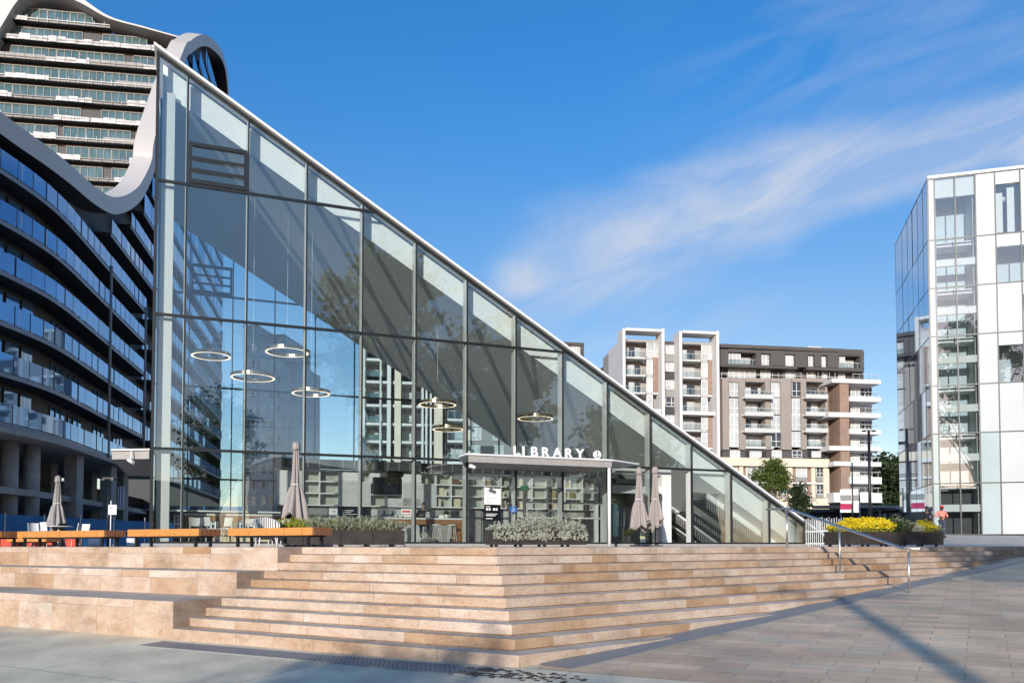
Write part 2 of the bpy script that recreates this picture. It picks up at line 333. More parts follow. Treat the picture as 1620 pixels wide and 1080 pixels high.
M['ghost'] = mk('weathered_timber', (.30, .17, .07), .8)
M['yellowp'] = mk('yellow_paint', (.65, .45, .02), .5)
# writing: capital letters as flat prisms from strokes
def text_obj(name, txt, size, mat, loc, rot, depth=.01, parent=None, align='CENTER', space=1.0):
    cu = bpy.data.curves.new(name, 'FONT'); cu.body = txt; cu.size = size; cu.extrude = depth; cu.align_x = align; cu.space_character = space
    cu.offset = size * .028
    o = bpy.data.objects.new(name, cu); COL.objects.link(o)
    bpy.context.view_layer.update()
    me = bpy.data.meshes.new_from_object(o.evaluated_get(bpy.context.evaluated_depsgraph_get()))
    bpy.data.objects.remove(o)
    me.name = name; me.materials.clear(); me.materials.append(mat)
    q = bpy.data.objects.new(name, me); COL.objects.link(q); q.location = loc; q.rotation_euler = rot
    if parent: q.parent = parent
    return q
# ------------------------------------------------------------------ camera
cd = bpy.data.cameras.new('camera'); cam = bpy.data.objects.new('camera', cd); COL.objects.link(cam)
cam.location = (0, 0, EYE); cam.rotation_euler = (R(90) + PIT, 0, 0)
cd.sensor_width = 36; cd.lens = FPX / 1620 * 36; cd.shift_y = (PCY - 540) / 1620; cd.clip_end = 5000; cd.clip_start = .1
S.camera = cam
# ------------------------------------------------------------------ light: low winter sun behind the camera, a little to the left
AZ, EL = R(13), R(13.5)
sun_to = V((-math.sin(AZ) * math.cos(EL), -math.cos(AZ) * math.cos(EL), math.sin(EL)))
ld = bpy.data.lights.new('sun', 'SUN'); ld.energy = 3.5; ld.angle = R(.53); ld.color = (1, .945, .87)
sun = bpy.data.objects.new('sun', ld); COL.objects.link(sun); sun.rotation_euler = (-sun_to).to_track_quat('-Z', 'Y').to_euler(); sun.location = (0, -30, 40)
W = bpy.data.worlds.new('World'); S.world = W; W.use_nodes = True
nt = W.node_tree; bg = nt.nodes['Background']; N = nt.nodes.new; Lk = nt.links.new
sk = N('ShaderNodeTexSky'); sk.sky_type = 'NISHITA'; sk.sun_disc = False; sk.sun_elevation = EL; sk.sun_rotation = R(180) + AZ
sk.air_density = 1.0; sk.dust_density = .35; sk.ozone_density = 3.5; sk.altitude = 0
tc = N('ShaderNodeTexCoord'); sp = N('ShaderNodeSeparateXYZ'); Lk(tc.outputs['Generated'], sp.inputs[0])
def mth(op, a, b=None, clamp=False):
    n = N('ShaderNodeMath'); n.operation = op; n.use_clamp = clamp
    for i, x in enumerate((a, b)):
        if x is None: continue
        if isinstance(x, (int, float)): n.inputs[i].default_value = x
        else: Lk(x, n.inputs[i])
    return n.outputs[0]
ymax = mth('MAXIMUM', sp.outputs[1], .05)
ca = mth('DIVIDE', sp.outputs[0], ymax); cb = mth('DIVIDE', sp.outputs[2], ymax)   # where on the northern sky
# main streak of cirrus rises from low ahead to the right
cl = mth('SUBTRACT', cb, mth('ADD', mth('MULTIPLY', ca, .30), .325))
cv = N('ShaderNodeCombineXYZ'); Lk(mth('ADD', mth('MULTIPLY', ca, .95), mth('MULTIPLY', cb, .30)), cv.inputs[0]); Lk(mth('SUBTRACT', mth('MULTIPLY', cb, .95), mth('MULTIPLY', ca, .42)), cv.inputs[1])
mpn = N('ShaderNodeMapping'); mpn.inputs['Scale'].default_value = (2.2, 9, 1); Lk(cv.outputs[0], mpn.inputs['Vector'])
nz = N('ShaderNodeTexNoise'); nz.inputs['Scale'].default_value = 1.6; nz.inputs['Detail'].default_value = 9; nz.inputs['Roughness'].default_value = .58; nz.inputs['Distortion'].default_value = .7; Lk(mpn.outputs[0], nz.inputs['Vector'])
mp2 = N('ShaderNodeMapping'); mp2.inputs['Scale'].default_value = (1.3, 2.2, 1); Lk(cv.outputs[0], mp2.inputs['Vector'])
n2 = N('ShaderNodeTexNoise'); n2.inputs['Scale'].default_value = 2.1; n2.inputs['Detail'].default_value = 5; Lk(mp2.outputs[0], n2.inputs['Vector'])
def bump(x, lo, a, b, hi):
    r1 = N('ShaderNodeMapRange'); r1.interpolation_type = 'SMOOTHSTEP'; r1.inputs['From Min'].default_value = lo; r1.inputs['From Max'].default_value = a; Lk(x, r1.inputs['Value'])
    r2 = N('ShaderNodeMapRange'); r2.interpolation_type = 'SMOOTHSTEP'; r2.inputs['From Min'].default_value = b; r2.inputs['From Max'].default_value = hi; r2.inputs['To Min'].default_value = 1; r2.inputs['To Max'].default_value = 0; Lk(x, r2.inputs['Value'])
    return mth('MULTIPLY', r1.outputs[0], r2.outputs[0])
wob = mth('MULTIPLY', mth('SUBTRACT', n2.outputs['Fac'], .5), .16)
clw = mth('ADD', cl, wob)
band = mth('MULTIPLY', bump(clw, -.07, -.005, .02, .10), bump(ca, -.06, .12, 2.5, 4))
thin = mth('MULTIPLY', bump(clw, .02, .14, .2, .42), bump(ca, .1, .42, 2.5, 4))
str_ = N('ShaderNodeMapRange'); str_.inputs['From Min'].default_value = .36; str_.inputs['From Max'].default_value = .66; Lk(nz.outputs['Fac'], str_.inputs['Value'])
cf = mth('ADD', mth('MULTIPLY', band, mth('ADD', mth('MULTIPLY', str_.outputs[0], .60), .34)), mth('MULTIPLY', thin, mth('MULTIPLY', str_.outputs[0], .22)))
puff = mth('MULTIPLY', mth('MULTIPLY', bump(ca, -.04, .005, .02, .09), bump(cb, .30, .325, .335, .37)), mth('ADD', str_.outputs[0], .15))
cf = mth('ADD', cf, mth('MULTIPLY', puff, .6))
low = mth('MULTIPLY', bump(ca, -.12, .1, .15, .5), bump(cb, .2, .27, .29, .36)); cf = mth('ADD', cf, mth('MULTIPLY', mth('MULTIPLY', low, str_.outputs[0]), .3))
front = N('ShaderNodeMapRange'); front.inputs['From Min'].default_value = .08; front.inputs['From Max'].default_value = .2; Lk(sp.outputs[1], front.inputs['Value'])
cf = mth('MULTIPLY', cf, front.outputs[0])
# loose clouds on the rest of the sky (mirrored in the glass)
n3 = N('ShaderNodeTexNoise'); n3.inputs['Scale'].default_value = 3.2; n3.inputs['Detail'].default_value = 9; n3.inputs['Roughness'].default_value = .6; Lk(tc.outputs['Generated'], n3.inputs['Vector'])
r3 = N('ShaderNodeMapRange'); r3.inputs['From Min'].default_value = .52; r3.inputs['From Max'].default_value = .72; r3.inputs['To Max'].default_value = .6; Lk(n3.outputs['Fac'], r3.inputs['Value'])
back = N('ShaderNodeMapRange'); back.inputs['From Min'].default_value = .05; back.inputs['From Max'].default_value = -.2; Lk(sp.outputs[1], back.inputs['Value'])
cf = mth('ADD', cf, mth('MULTIPLY', r3.outputs[0], back.outputs[0]), True)
SKYB = .125
hs = N('ShaderNodeHueSaturation'); hs.inputs['Saturation'].default_value = 1.14; Lk(sk.outputs[0], hs.inputs['Color'])
mixc = N('ShaderNodeMix'); mixc.data_type = 'RGBA'; Lk(cf, mixc.inputs['Factor'])
er = N('ShaderNodeMapRange'); er.interpolation_type = 'SMOOTHSTEP'; er.inputs['From Min'].default_value = .2; er.inputs['From Max'].default_value = .56; Lk(sp.outputs[2], er.inputs['Value'])
ec = N('ShaderNodeMix'); ec.data_type = 'RGBA'; Lk(er.outputs[0], ec.inputs['Factor']); ec.inputs[6].default_value = (1.35, .98, .88, 1); ec.inputs[7].default_value = (.58, 1.07, 1.26, 1)   # drier, clearer air overhead, whiter haze low down
em = N('ShaderNodeMix'); em.data_type = 'RGBA'; em.blend_type = 'MULTIPLY'; em.inputs['Factor'].default_value = 1; Lk(hs.outputs[0], em.inputs[6]); Lk(ec.outputs[2], em.inputs[7]); Lk(em.outputs[2], mixc.inputs[6]); mixc.inputs[7].default_value = (3.6, 3.9, 4.5, 1)
Lk(mixc.outputs[2], bg.inputs['Color']); bg.inputs['Strength'].default_value = SKYB
S.view_settings.view_transform = 'Standard'; S.view_settings.look = 'None'; S.view_settings.gamma = 1; S.view_settings.exposure = .5
S.cycles.max_bounces = 10; S.cycles.transparent_max_bounces = 24; S.cycles.glossy_bounces = 5; S.cycles.transmission_bounces = 6; S.cycles.diffuse_bounces = 4
S.cycles.use_denoising = True; S.cycles.caustics_reflective = False; S.cycles.caustics_refractive = False
try: S.cycles.denoiser = 'OPENIMAGEDENOISE'
except Exception: pass
# ================================================================== GROUND, STEPS, PLAZA
Ld, Rd = V((-.866, .5, 0)), V((.772, .636, 0)); nL, nR = V((.5, .866, 0)), V((-.636, .772, 0))
def Cn(k): return V((.08 - .041 * (k - 1), 10.26 + .43 * (k - 1), 0))
E1 = V((-5.65, 13.57, 0)); Ed = V((.444, .896, 0))
def xline(p, d, q, e):
    det = d.x * -e.y + e.x * d.y
    s = ((q.x - p.x) * -e.y + e.x * (q.y - p.y)) / det
    return p + d * s
def En(k): return xline(Cn(k), Ld, E1, Ed)
def gz(x, y): return .0274 * (x - .08) + .038 * (y - 10.23)
def gp(p, dz=0): return V((p.x, p.y, gz(p.x, p.y) + dz))
# lower ground: one concrete sheet, brown pavers laid over its right half
mb = MB()
c1 = Cn(1)
gpts = [gp(V((-90, -120, 0))), gp(V((90, -120, 0))), gp(V((90, 34, 0))), gp(c1 + Rd * 30), gp(c1 + Rd * 30 + nR * 3.4), gp(c1 + V((0, .9, 0))), gp(c1 + Ld * 60 + nL * .6), gp(V((-90, 62, 0)))]
mb.face(gpts, uv=[((p - V((.73, 9.9, 0))).dot(V((.866, -.5, 0))), (p - V((.73, 9.9, 0))).dot(V((.5, .866, 0)))) for p in gpts])
tag(mb.build('ground', M['concrete']), kind='structure')
mb = MB(); b0 = V((.73, 9.9, 0)); bd = V((.866, -.5, 0)); bn = V((.5, .866, 0))
pts = [b0 - bd * .48, b0 + bd * 60, V((90, 33.9, 0)), c1 + Rd * 30, c1 + Rd * 30 + nR * 3.35, c1 + V((.3, .6, 0))]
mb.face([gp(p, .004) for p in pts], uv=[((p - b0).dot(bd), (p - b0).dot(bn)) for p in pts])
tag(mb.build('paving', M['pavers']), kind='structure')
# grated drains along both foots of the steps (dark cells), ragged where they meet at the corner
def strip(name, p0, d, n, a, b, w0, w1, mat, dz):
    m_ = MB(); q = [p0 + d * a + n * w0, p0 + d * b + n * w0, p0 + d * b + n * w1, p0 + d * a + n * w1]
    if (q[1] - q[0]).cross(q[2] - q[0]).z < 0: q = q[::-1]
    m_.face([gp(p, dz) for p in q], uv=[((p - p0).dot(d), (p - p0).dot(n)) for p in q])
    for w in (w0 - .012, w1 + .012):      # steel angle along both edges
        m_.mi = 1; e0, e1 = p0 + d * a + n * w, p0 + d * b + n * w; m_.bar(gp(e0, .004), gp(e1, .004), .022, .022)
    return tag(m_.build(name, [M[mat], M['grey']]), kind='structure')
strip('drain_grating', c1, Ld, -nL, .35, 6.6, .22, .66, 'grate', .008)
strip('dark_drain_grating', c1, V((.7035, .711, 0)), V((.711, -.7035, 0)), .3, 30, .10, .62, 'gratedark', .010)
mb = MB(); rnd = random.Random(3)
for i in range(-4, 17):
    for j in range(9):
        t, w = -.25 + i * .082, .20 + j * .062
        keep = .92 - max(0, i) * .045 - (.35 if j in (0, 8) else 0)
        if rnd.random() > keep: continue
        p = c1 - Ld * t - nL * w
        mb.obox(gp(p, .002), -Ld * .056, nL * .036, (0, 0, .008))
tag(mb.build('tactile_studs', M['black']), kind='structure')
# ---- steps: every course laid from stone blocks, each block with its own tone
steps = empty('stone_steps', (0, 0, 0), kind='structure')
rs = random.Random(11)
def course(mb, p0, d, n, L0, L1, z0, z1, dep, end0=None, end1=None, lo=.7, hi=1.9, depf=None):
    t = L0
    while t < L1 - .01:
        u = min(t + rs.uniform(lo, hi), L1)
        if L1 - u < lo * .6: u = L1
        a, b = p0 + d * (t + (.006 if t > L0 else 0)), p0 + d * u
        an = (end0 * dep) if (end0 is not None and t == L0) else n * dep
        bn_ = (end1 * dep) if (end1 is not None and u == L1) else n * dep
        mb.tone = min(1, max(0, rs.gauss(.5, .2))) if rs.random() > .16 else rs.choice([.02, .97, .9, .12])
        bot = [a, b, b + bn_, a + an]
        if (bot[1] - bot[0]).cross(bot[2] - bot[1]).z < 0: bot = bot[::-1]
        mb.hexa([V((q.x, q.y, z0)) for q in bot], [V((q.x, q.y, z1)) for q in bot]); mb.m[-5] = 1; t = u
miter = (Cn(2) - Cn(1)).normalized() * (1 / abs((Cn(2) - Cn(1)).normalized().dot(nR)))
Edn = Ed * (1 / Ed.dot(nL))
for k in range(1, 11):
    c, e = Cn(k), En(k); z0, z1 = .15 * (k - 1), .15 * k
    mb = MB(); lo = z0 - (.5 if k == 1 else 0)
    Lk_ = (e - c).length
    course(mb, c, Ld, nL, 0, Lk_, lo if k == 1 else z0 + .014, z1, .40, miter, Edn)
    Rk = 8 + 3.2 * k if k < 9 else 33
    course(mb, c, Rd, nR, 0, min(Rk, 33), lo if k == 1 else z0 + .016, z1, .40, miter, None, lo=.6, hi=1.5)
    mb.tone = .1     # recessed bed joint, its shade put in with a low tone
    if k > 1:
        for d, n, L in ((Ld, nL, Lk_ - .03), (Rd, nR, min(Rk, 33))):
            a, b = c + d * .04 + n * .03, c + d * L + n * .03
            q = [a, b, b + n * .3, a + n * .3]
            if (q[1] - q[0]).cross(q[2] - q[1]).z < 0: q = q[::-1]
            mb.hexa([V((x.x, x.y, z0 - .06)) for x in q], [V((x.x, x.y, z0 + .02)) for x in q])
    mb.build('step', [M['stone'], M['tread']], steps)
# ---- terrace seats on the left: three tall courses with copings
terr = empty('stone_terrace', (0, 0, 0), kind='structure')
for k, z0, z1, dep in ((8, 1.05, 1.5, .9), (5, .6, 1.05, 1.25), (1, -.45, .6, 1.6)):
    c, e = Cn(k), En(k); L0 = (e - c).length; mb = MB()
    cut = z1 - .14
    course(mb, c, Ld, nL, L0, L0 + 1.05, z0, z1, dep, Edn, None, 1.05, 1.06)
    course(mb, c, Ld, nL, L0 + 1.054, L0 + 40, cut + .003, z1, dep, None, None, .8, 1.5)
    course(mb, c, Ld, nL, L0 + 1.054, L0 + 40, z0, cut, dep, None, None, .9, 1.9)
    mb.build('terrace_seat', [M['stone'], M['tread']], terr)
# fallen leaves and grit caught in the corners of the treads
mb = MB(); rl = random.Random(5)
for i in range(420):
    k = rl.randint(1, 8); c = Cn(k + 1)
    L_ = (En(k + 1) - c).length
    left = rl.random() < .8
    if left: p = c + Ld * rl.uniform(.1, L_ - .1) - nL * abs(rl.gauss(0, .035))
    else: p = c + Rd * rl.uniform(.1, 12) - nR * abs(rl.gauss(0, .02))
    s_ = rl.uniform(.006, .02); a = rl.uniform(0, 6.28); d = V((math.cos(a), math.sin(a), 0)) * s_; e2 = V((-d.y, d.x, 0)) * .5
    if gz(p.x, p.y) > .15 * k: continue
    z = .15 * k + .003; p.z = z
    mb.face([p - d, p + e2 + V((0, 0, .006)), p + d, p - e2 + V((0, 0, .008))])
tag(mb.build('leaf_litter', mk('dead_leaves', (.10, .055, .03), .9)), kind='stuff', label='brown dead leaves and grit caught along the stone treads', cat='leaves')
# ---- upper plaza
def yfront(x):
    c10 = Cn(10)
    if x > c10.x: return min(c10.y + (x - c10.x) / .772 * .636, 39.) + .35
    e10, e8 = En(10), En(8)
    if x > e10.x: return c10.y + (x - c10.x) / -.866 * .5 + .3
    return e8.y + (x - e8.x) / -.866 * .5 + .5
def pz(x, y):
    return 1.496 + min(1, max(0, (x - 13) / 7)) * min(1.05, max(0, y - 31) * .036)
xs = [-200, -80, -40, -25, -15, -10, -7, -4.6, -4.2, -3, -.29, 3, 7, 10, 13, 15, 17, 20, 24, 28, 34, 45, 70, 120, 250]
ys = [0, 20, 25, 28, 31, 34, 38, 44, 52, 61, 90, 200, 700]
mb = MB(); rows = []
for x in xs:
    yf = yfront(x); rows.append([V((x, max(y, yf), pz(x, max(y, yf)))) for y in ys])
for i in range(len(xs) - 1):
    for j in range(len(ys) - 1):
        a, b, c, d = rows[i][j], rows[i + 1][j], rows[i + 1][j + 1], rows[i][j + 1]
        q = []
        for p in (a, b, c, d):
            if not q or (p - q[-1]).length > 1e-4: q.append(p)
        if (q[0] - q[-1]).length < 1e-4: q.pop()
        if len(q) > 2: mb.face(q, uv=[((p - b0).dot(bd), (p - b0).dot(bn)) for p in q])
tag(mb.build('plaza', M['plazapave']), kind='structure')

# ================================================================== LIBRARY (glass wedge)
F0 = V((-11.023, 25, 1.6)); fe = V((.93241, .36141, 0)); fn = V((-.36141, .93241, 0))
def F(s, n, z): return F0 + fe * s + fn * n + V((0, 0, z))
def fpx(u, v, n=0):
    q = onplane(u, v, F0 + fn * n, fn) - F0
    return q.dot(fe), q.z
zr = lambda s: 15.43 - .5831 * (s + .1)
DEP = 11.9; SEND = 26.3
lib = empty('library', (0, 0, 0), 'tall wedge-shaped glass library with a white sloping roof beside the stone steps', 'library')
SM = [-.1, .78] + [2.63 + 1.8685 * i for i in range(13)]
SM = [s for s in SM if s < SEND]; TR = [2.94, 7.13, 11.35]
def fbox(mb, s0, s1, n0, n1, z0, z1):
    return mb.obox(F(s0, n0, z0), fe * (s1 - s0), fn * (n1 - n0), (0, 0, z1 - z0))
mb = MB(); mb.hexa([F(-.35, -.45, -.11), F(SEND + .1, -.45, -.11), F(SEND + .1, DEP + .4, -.11), F(-.35, DEP + .4, -.11)], [F(-.35, -.45, 0), F(SEND + .1, -.45, 0), F(SEND + .1, DEP + .4, 0), F(-.35, DEP + .4, 0)])
mb.build('plinth', M['soffit'], lib)
mb = MB(); fbox(mb, .05, SEND - .6, .12, DEP - .1, .004, .02); mb.build('floor', M['floor'], lib)
def poly_prism(mb, sz, n0, n1):
    a = [F(s, n0, z) for s, z in sz]; b = [F(s, n1, z) for s, z in sz]; mb.hexa(a, b)
# roof sheet with a bright thin edge, and the deep white roof body whose front face shows through the glass
mb = MB(); poly_prism(mb, [(-.22, zr(-.22) + .02), (SEND + .3, zr(SEND + .3) + .02), (SEND + .3, zr(SEND + .3) + .11), (-.22, zr(-.22) + .11)][::-1], -.22, DEP + .22); mb.build('roof', M['white'], lib)
mb = MB(); poly_prism(mb, [(.02, zr(.02) - .9), (SEND - 1.6, zr(SEND - 1.6) - .9), (SEND - .15, zr(SEND - .15) - .02), (.02, zr(.02) - .02)][::-1], .5, DEP - .35); mb.build('ceiling', M['ceil'], lib)
rpn = random.Random(8)
louv = (1, 3)   # bay, row of the louvre window
def facade(n, front):
    inn = 1 if front else -1
    for i in range(len(SM)):
        s = SM[i]; top = zr(s) - .02
        if top < .15: continue
        w = .09 if i == 0 else .05
        mb = MB(); fbox(mb, s - w / 2, s + w / 2, n - .05 * inn, n + .05 * inn, 0, top); 
        if front and 0 < i: mb.mi = 1; fbox(mb, s - .045, s + .03, n + .052, n + .34, 0, top - .06)
        mb.build('mullion', [M['frame'], M['fin']], lib)
    for zt in TR:
        s1 = min(SM[-1] + 1.8, (15.43 - zt) / .5831 - .1)
        # transom ends at the last post before the slope
        s1 = max([s for s in SM if s <= s1 + .2] + [s1 if front else s1])
        mb = MB(); fbox(mb, -.1, min(s1, (15.43 - zt) / .5831 - .16), n - .045 * inn, n + .045 * inn, zt - .04, zt + .04); mb.build('transom', M['frame'], lib)
    mb = MB(); poly_prism(mb, [(-.14, zr(-.14) - .09), (SEND - .05, zr(SEND - .05) - .09), (SEND - .05, zr(SEND - .05) + .015), (-.14, zr(-.14) + .015)][::-1], n - .055 if front else n - .05, n + .05 if front else n + .055); mb.build('eave_frame', M['frame'], lib)
    mb = MB(); fbox(mb, -.1, SEND - .2, n - .04, n + .04, 0, .06); mb.build('sill', M['frame'], lib)
    for i in range(len(SM)):
        a = SM[i]; b = SM[i + 1] if i + 1 < len(SM) else SEND - .1
        lv = [0] + TR + [99]
        for j in range(4):
            z0, z1 = lv[j], lv[j + 1]
            ta, tb = min(z1, zr(a) - .05), min(z1, zr(b) - .05)
            if ta <= z0 + .05: continue
            door = front and j == 0 and i in (10,)
            if door: continue
            pts = [(a, z0), (b, z0)]
            if tb > z0 + .01: pts.append((b, tb))
            else:
                bb = (15.43 - .05 - z0) / .5831 - .1; pts[1] = (min(b, bb), z0)
            if z1 < 90 and zr(a) > z1 and zr(b) < z1: pts.append(((15.43 - .05 - z1) / .5831 - .1, z1))
            pts.append((a, ta))
            mb = MB(); poly_prism(mb, pts[::-1], n - .012, n + .012)
            if front:      # no two panes sit quite true
                cs, cz = sum(p[0] for p in pts) / len(pts), sum(p[1] for p in pts) / len(pts); ta_, tb_ = rpn.uniform(-.006, .006), rpn.uniform(-.005, .005)
                mb.v = [tuple(V(q) + fn * max(-.024, min(.024, ta_ * ((V(q) - F0).dot(fe) - cs) + tb_ * (q[2] - F0.z - cz)))) for q in mb.v]
            mb.build('glass_pane', M['glass' if front else 'glassback'], lib)
    # louvre
    a, b = SM[1] + .04, SM[2] - .04; mb = MB()
    lz0, lz1 = 11.4, 12.72
    fbox(mb, a, b, n - .07, n + .02, lz1 - .12, lz1); fbox(mb, a, b, n - .07, n + .02, lz0, lz0 + .14)
    fbox(mb, a, a + .1, n - .07, n + .02, lz0 + .14, lz1 - .12); fbox(mb, b - .1, b, n - .07, n + .02, lz0 + .14, lz1 - .12)
    o = mb.build('louvre_window', M['frame'], lib)
    for q in (.40, .77):
        mb = MB(); z = lz0 + .03 + q * 1.02; mb.obox(F(a + .1, n - .075, z - .05), fe * (b - a - .2), fn * .06 + V((0, 0, .035)), (0, 0, .085)); mb.build('slat', M['frame'], o)
facade(0, True); facade(DEP, False)
# left end: white return wall at the front edge, glass side with rails
mb = MB(); fbox(mb, .03, .40, .26, .5, 0, zr(.2) - .93); mb.build('end_pier', M['fin'], lib)
mb = MB(); 
for z in TR: fbox(mb, -.13, -.04, .1, DEP - .1, z - .04, z + .04)
for k in range(1, 6): fbox(mb, -.13, -.05, k * 1.98 - .04, k * 1.98 + .04, 0, zr(0) - .4)
mb.build('side_frame', M['frame'], lib)
mb = MB(); fbox(mb, -.1, -.08, .1, DEP - .1, .02, zr(0) - .3); mb.build('side_glass', M['glassback'], lib)
# stiffening rail + hinge seen low at the left
mb = MB()
for z in (1.05,): mb.bar(F(.1, .6, z), F(3.8, .6, z - .02), .05, .05)
mb.build('guard_rail', M['white'], lib)
# entrance: awning box with a thin wider plate, white post, dark doors
aw = []
zA = 2.636
A0, A1 = 9.36, 14.58
bx_ = ((A0 + .02, -2.4), (A1 + .02, -2.4), (A1 + .02, -.08), (10.12, -.08)); mb = MB(); mb.hexa([F(a, b, zA) for a, b in bx_], [F(a, b, zA + .22) for a, b in bx_]); canopy = mb.build('awning', M['soffit'], lib)
pl_ = ((A0 - .06, -2.46), (A1 + .05, -2.46), (16.15, -1.62), (16.2, -.1), (9.85, -.1), (9.28, -1.67)); mb = MB(); mb.hexa([F(a, b, zA + .223) for a, b in pl_], [F(a, b, zA + .275) for a, b in pl_]); mb.build('awning_plate', M['white'], canopy)
mb = MB(); mb.tube([F(A1 - .04, -2.32, -.1), F(A1 - .04, -2.32, zA)], .06, 10); mb.build('awning_post', M['white'], lib)
mb = MB(); mb.tube([F(A0 + .12, -2.2, zA - .1), F(A0 + .3, -2.3, zA - .17)], .06, 8); mb.tube([F(A0 + .2, -2.2, zA), F(A0 + .2, -2.23, zA - .12)], .02, 6); mb.build('security_camera', M['white'], canopy)
# the letters: stand on the front edge of the awning
LIB_ROT = (R(90), 0, math.atan2(fe.y, fe.x))
for ch, u in zip('LIBRARY', (816, 827.5, 844.5, 862, 881, 898.5, 917)):
    s_ = fpx(u, 715, -2.36)[0]
    t = text_obj('letter', ch, .45, M['white'], F(s_, -2.38, zA + .277), LIB_ROT, .035, canopy)
s_ = fpx(944.5, 717, -2.36)[0]
mb = MB(); c = F(s_, -2.36, zA + .277 + .15)
seg = 28; a = [c + fe * (.145 * math.cos(2 * math.pi * k / seg)) + V((0, 0, .145 * math.sin(2 * math.pi * k / seg))) for k in range(seg)]
mb.hexa([p - fn * .03 for p in a], [p + fn * .03 for p in a]); disc = mb.build('roundel', M['white'], canopy)
mb = MB(); y = -.034
def stroke(pts, w=.018):
    for p, q in zip(pts, pts[1:]): mb.bar(c + fe * p[0] + V((0, 0, p[1])) + fn * y, c + fe * q[0] + V((0, 0, q[1])) + fn * y, w, .006, up=fn)
stroke([(0, -.10), (0, .09)], .016); stroke([(-.045, .04), (.045, .04)], .014)
stroke([(-.08, -.02), (-.065, -.07), (-.03, -.095), (0, -.102), (.03, -.095), (.065, -.07), (.08, -.02)], .014)
stroke([(-.024, .09), (0, .11), (.024, .09), (0, .072), (-.024, .09)], .01)
mb.build('anchor_emblem', M['frame'], disc)
# portal: white frame of the doorway to the right of the awning, doors standing open
s0, s1 = fpx(975, 800, .5)[0], fpx(1062, 800, .5)[0]
for nm, rect in (('portal_jamb', (s1 - .42, s1, 0, 2.95)), ('portal_head', (s0, s1 - .42, 2.72, 2.95)), ('portal_rail', (s0, s1 - .42, 1.98, 2.28))):
    mb = MB(); fbox(mb, rect[0], rect[1], .5, .8, rect[2], rect[3]); mb.build(nm, M['fin'], lib)
mb = MB(); fbox(mb, s0 + .02, s1 - .45, 2.3, 2.42, .02, 2.7); mb.build('lobby_wall', M['shadowbox'], lib)
for k, (a, b, n_) in enumerate(((s0 + .08, s0 + .52, 1.2), (s0 + .62, s0 + 1.0, 1.6))):
    mb = MB(); fbox(mb, a, a + .05, n_, n_ + .05, .02, 1.95); fbox(mb, b - .05, b, n_, n_ + .05, .02, 1.95); fbox(mb, a + .05, b - .05, n_, n_ + .05, 1.88, 1.95); fbox(mb, a + .05, b - .05, n_, n_ + .05, .02, .3)
    d = mb.build('door', M['frame'], lib)
    mb = MB(); fbox(mb, a + .05, b - .05, n_ + .015, n_ + .03, .3, 1.88); mb.build('door_glass', M['tealglass'], d)
    mb = MB(); fbox(mb, b - .1, b - .07, n_ - .06, n_ - .03, .7, 1.3); mb.build('handle', M['steel'], d)
# lobby inside the awning: white door frames and a side screen
sa, sb = fpx(835, 800, .9)[0], fpx(962, 800, .9)[0]
mb = MB()
for q in (sa + .02, (sa + sb) / 2 - .25, sb - .35, sb - .06): fbox(mb, q, q + .13, 1.3, 1.45, .02, 2.6)
fbox(mb, sa, sb, 1.3, 1.42, 1.55, 1.63); fbox(mb, sa, sb, 1.3, 1.42, .98, 1.03)
mb.build('lobby_screen', M['fin'], lib)
# stair flights seen through the right-hand panes: white strings running down to the right, dark balusters between
def stringer(n_, c_px, u0, u1, th, bal):
    s0, z0 = fpx(u0, c_px + .72 * u0, n_); s1, z1 = fpx(u1, c_px + .72 * u1, n_)
    k = (z1 - z0) / (s1 - s0)
    mb = MB(); poly_prism(mb, [(s0, z0 - th), (s1, z1 - th), (s1, z1), (s0, z0)][::-1], n_, n_ + .12); st = mb.build('stair_string', M['ceil'], lib)
    mb = MB(); poly_prism(mb, [(s0, z0 - th - .16), (s1, z1 - th - .16), (s1, z1 - th - .02), (s0, z0 - th - .02)][::-1], n_ + .2, n_ + 1.2); mb.build('stair_flight', M['dark'], lib)
    if bal:
        mb = MB(); ns = int((s1 - s0) / .11)
        for i in range(ns):
            s = s0 + (s1 - s0) * i / ns; z = z0 + k * (s - s0) - th
            mb.bar(F(s, n_ + .06, z - .42), F(s, n_ + .06, z), .016)
        mb.bar(F(s0, n_ + .06, z0 - th - .02), F(s1, n_ + .06, z1 - th - .02), .03)
        mb.build('stair_balustrade', M['lgrey'], lib)
stringer(1.4, -29, 1120, 1232, .28, True)
stringer(4.0, 8, 1098, 1186, .24, True)
stringer(5.2, 34, 1062, 1146, .24, True)
stringer(6.4, 58, 1050, 1116, .24, False)
mb = MB(); fbox(mb, fpx(1062, 800, 7.5)[0], SEND - 3.2, 7.5, 7.6, .02, 1.2); mb.build('stair_wall', M['dark'], lib)
# side awning on the far left of the glass
mb = MB(); p = [at(172, 713, 27.5), at(236, 709, 25.2), at(236, 744, 25.6), at(198, 744, 31.0)]
z = 2.9 + 1.6
z = 4.24
q = [V((F(a, b, 0).x, F(a, b, 0).y, z)) for a, b in ((-.2, .35), (-1.3, .95), (-1.3, 7.3), (-.2, 7.3))]
mb.hexa(q[::-1], [x + V((0, 0, .26)) for x in q[::-1]]); sa_ = mb.build('side_awning', M['soffit'], lib)
mb = MB(); mb.hexa([x + V((0, 0, .263)) + (x - sum(q, V((0, 0, 0))) / 4) * .03 for x in q[::-1]], [x + V((0, 0, .31)) + (x - sum(q, V((0, 0, 0))) / 4) * .03 for x in q[::-1]]); mb.build('awning_plate', M['white'], sa_)
mb = MB(); mb.tube([F(-.8, .5, 2.6), F(-.65, .3, 2.5)], .06, 8); mb.tube([F(-.72, .5, 2.9), F(-.72, .45, 2.55)], .02, 6); mb.build('security_camera', M['white'], sa_)
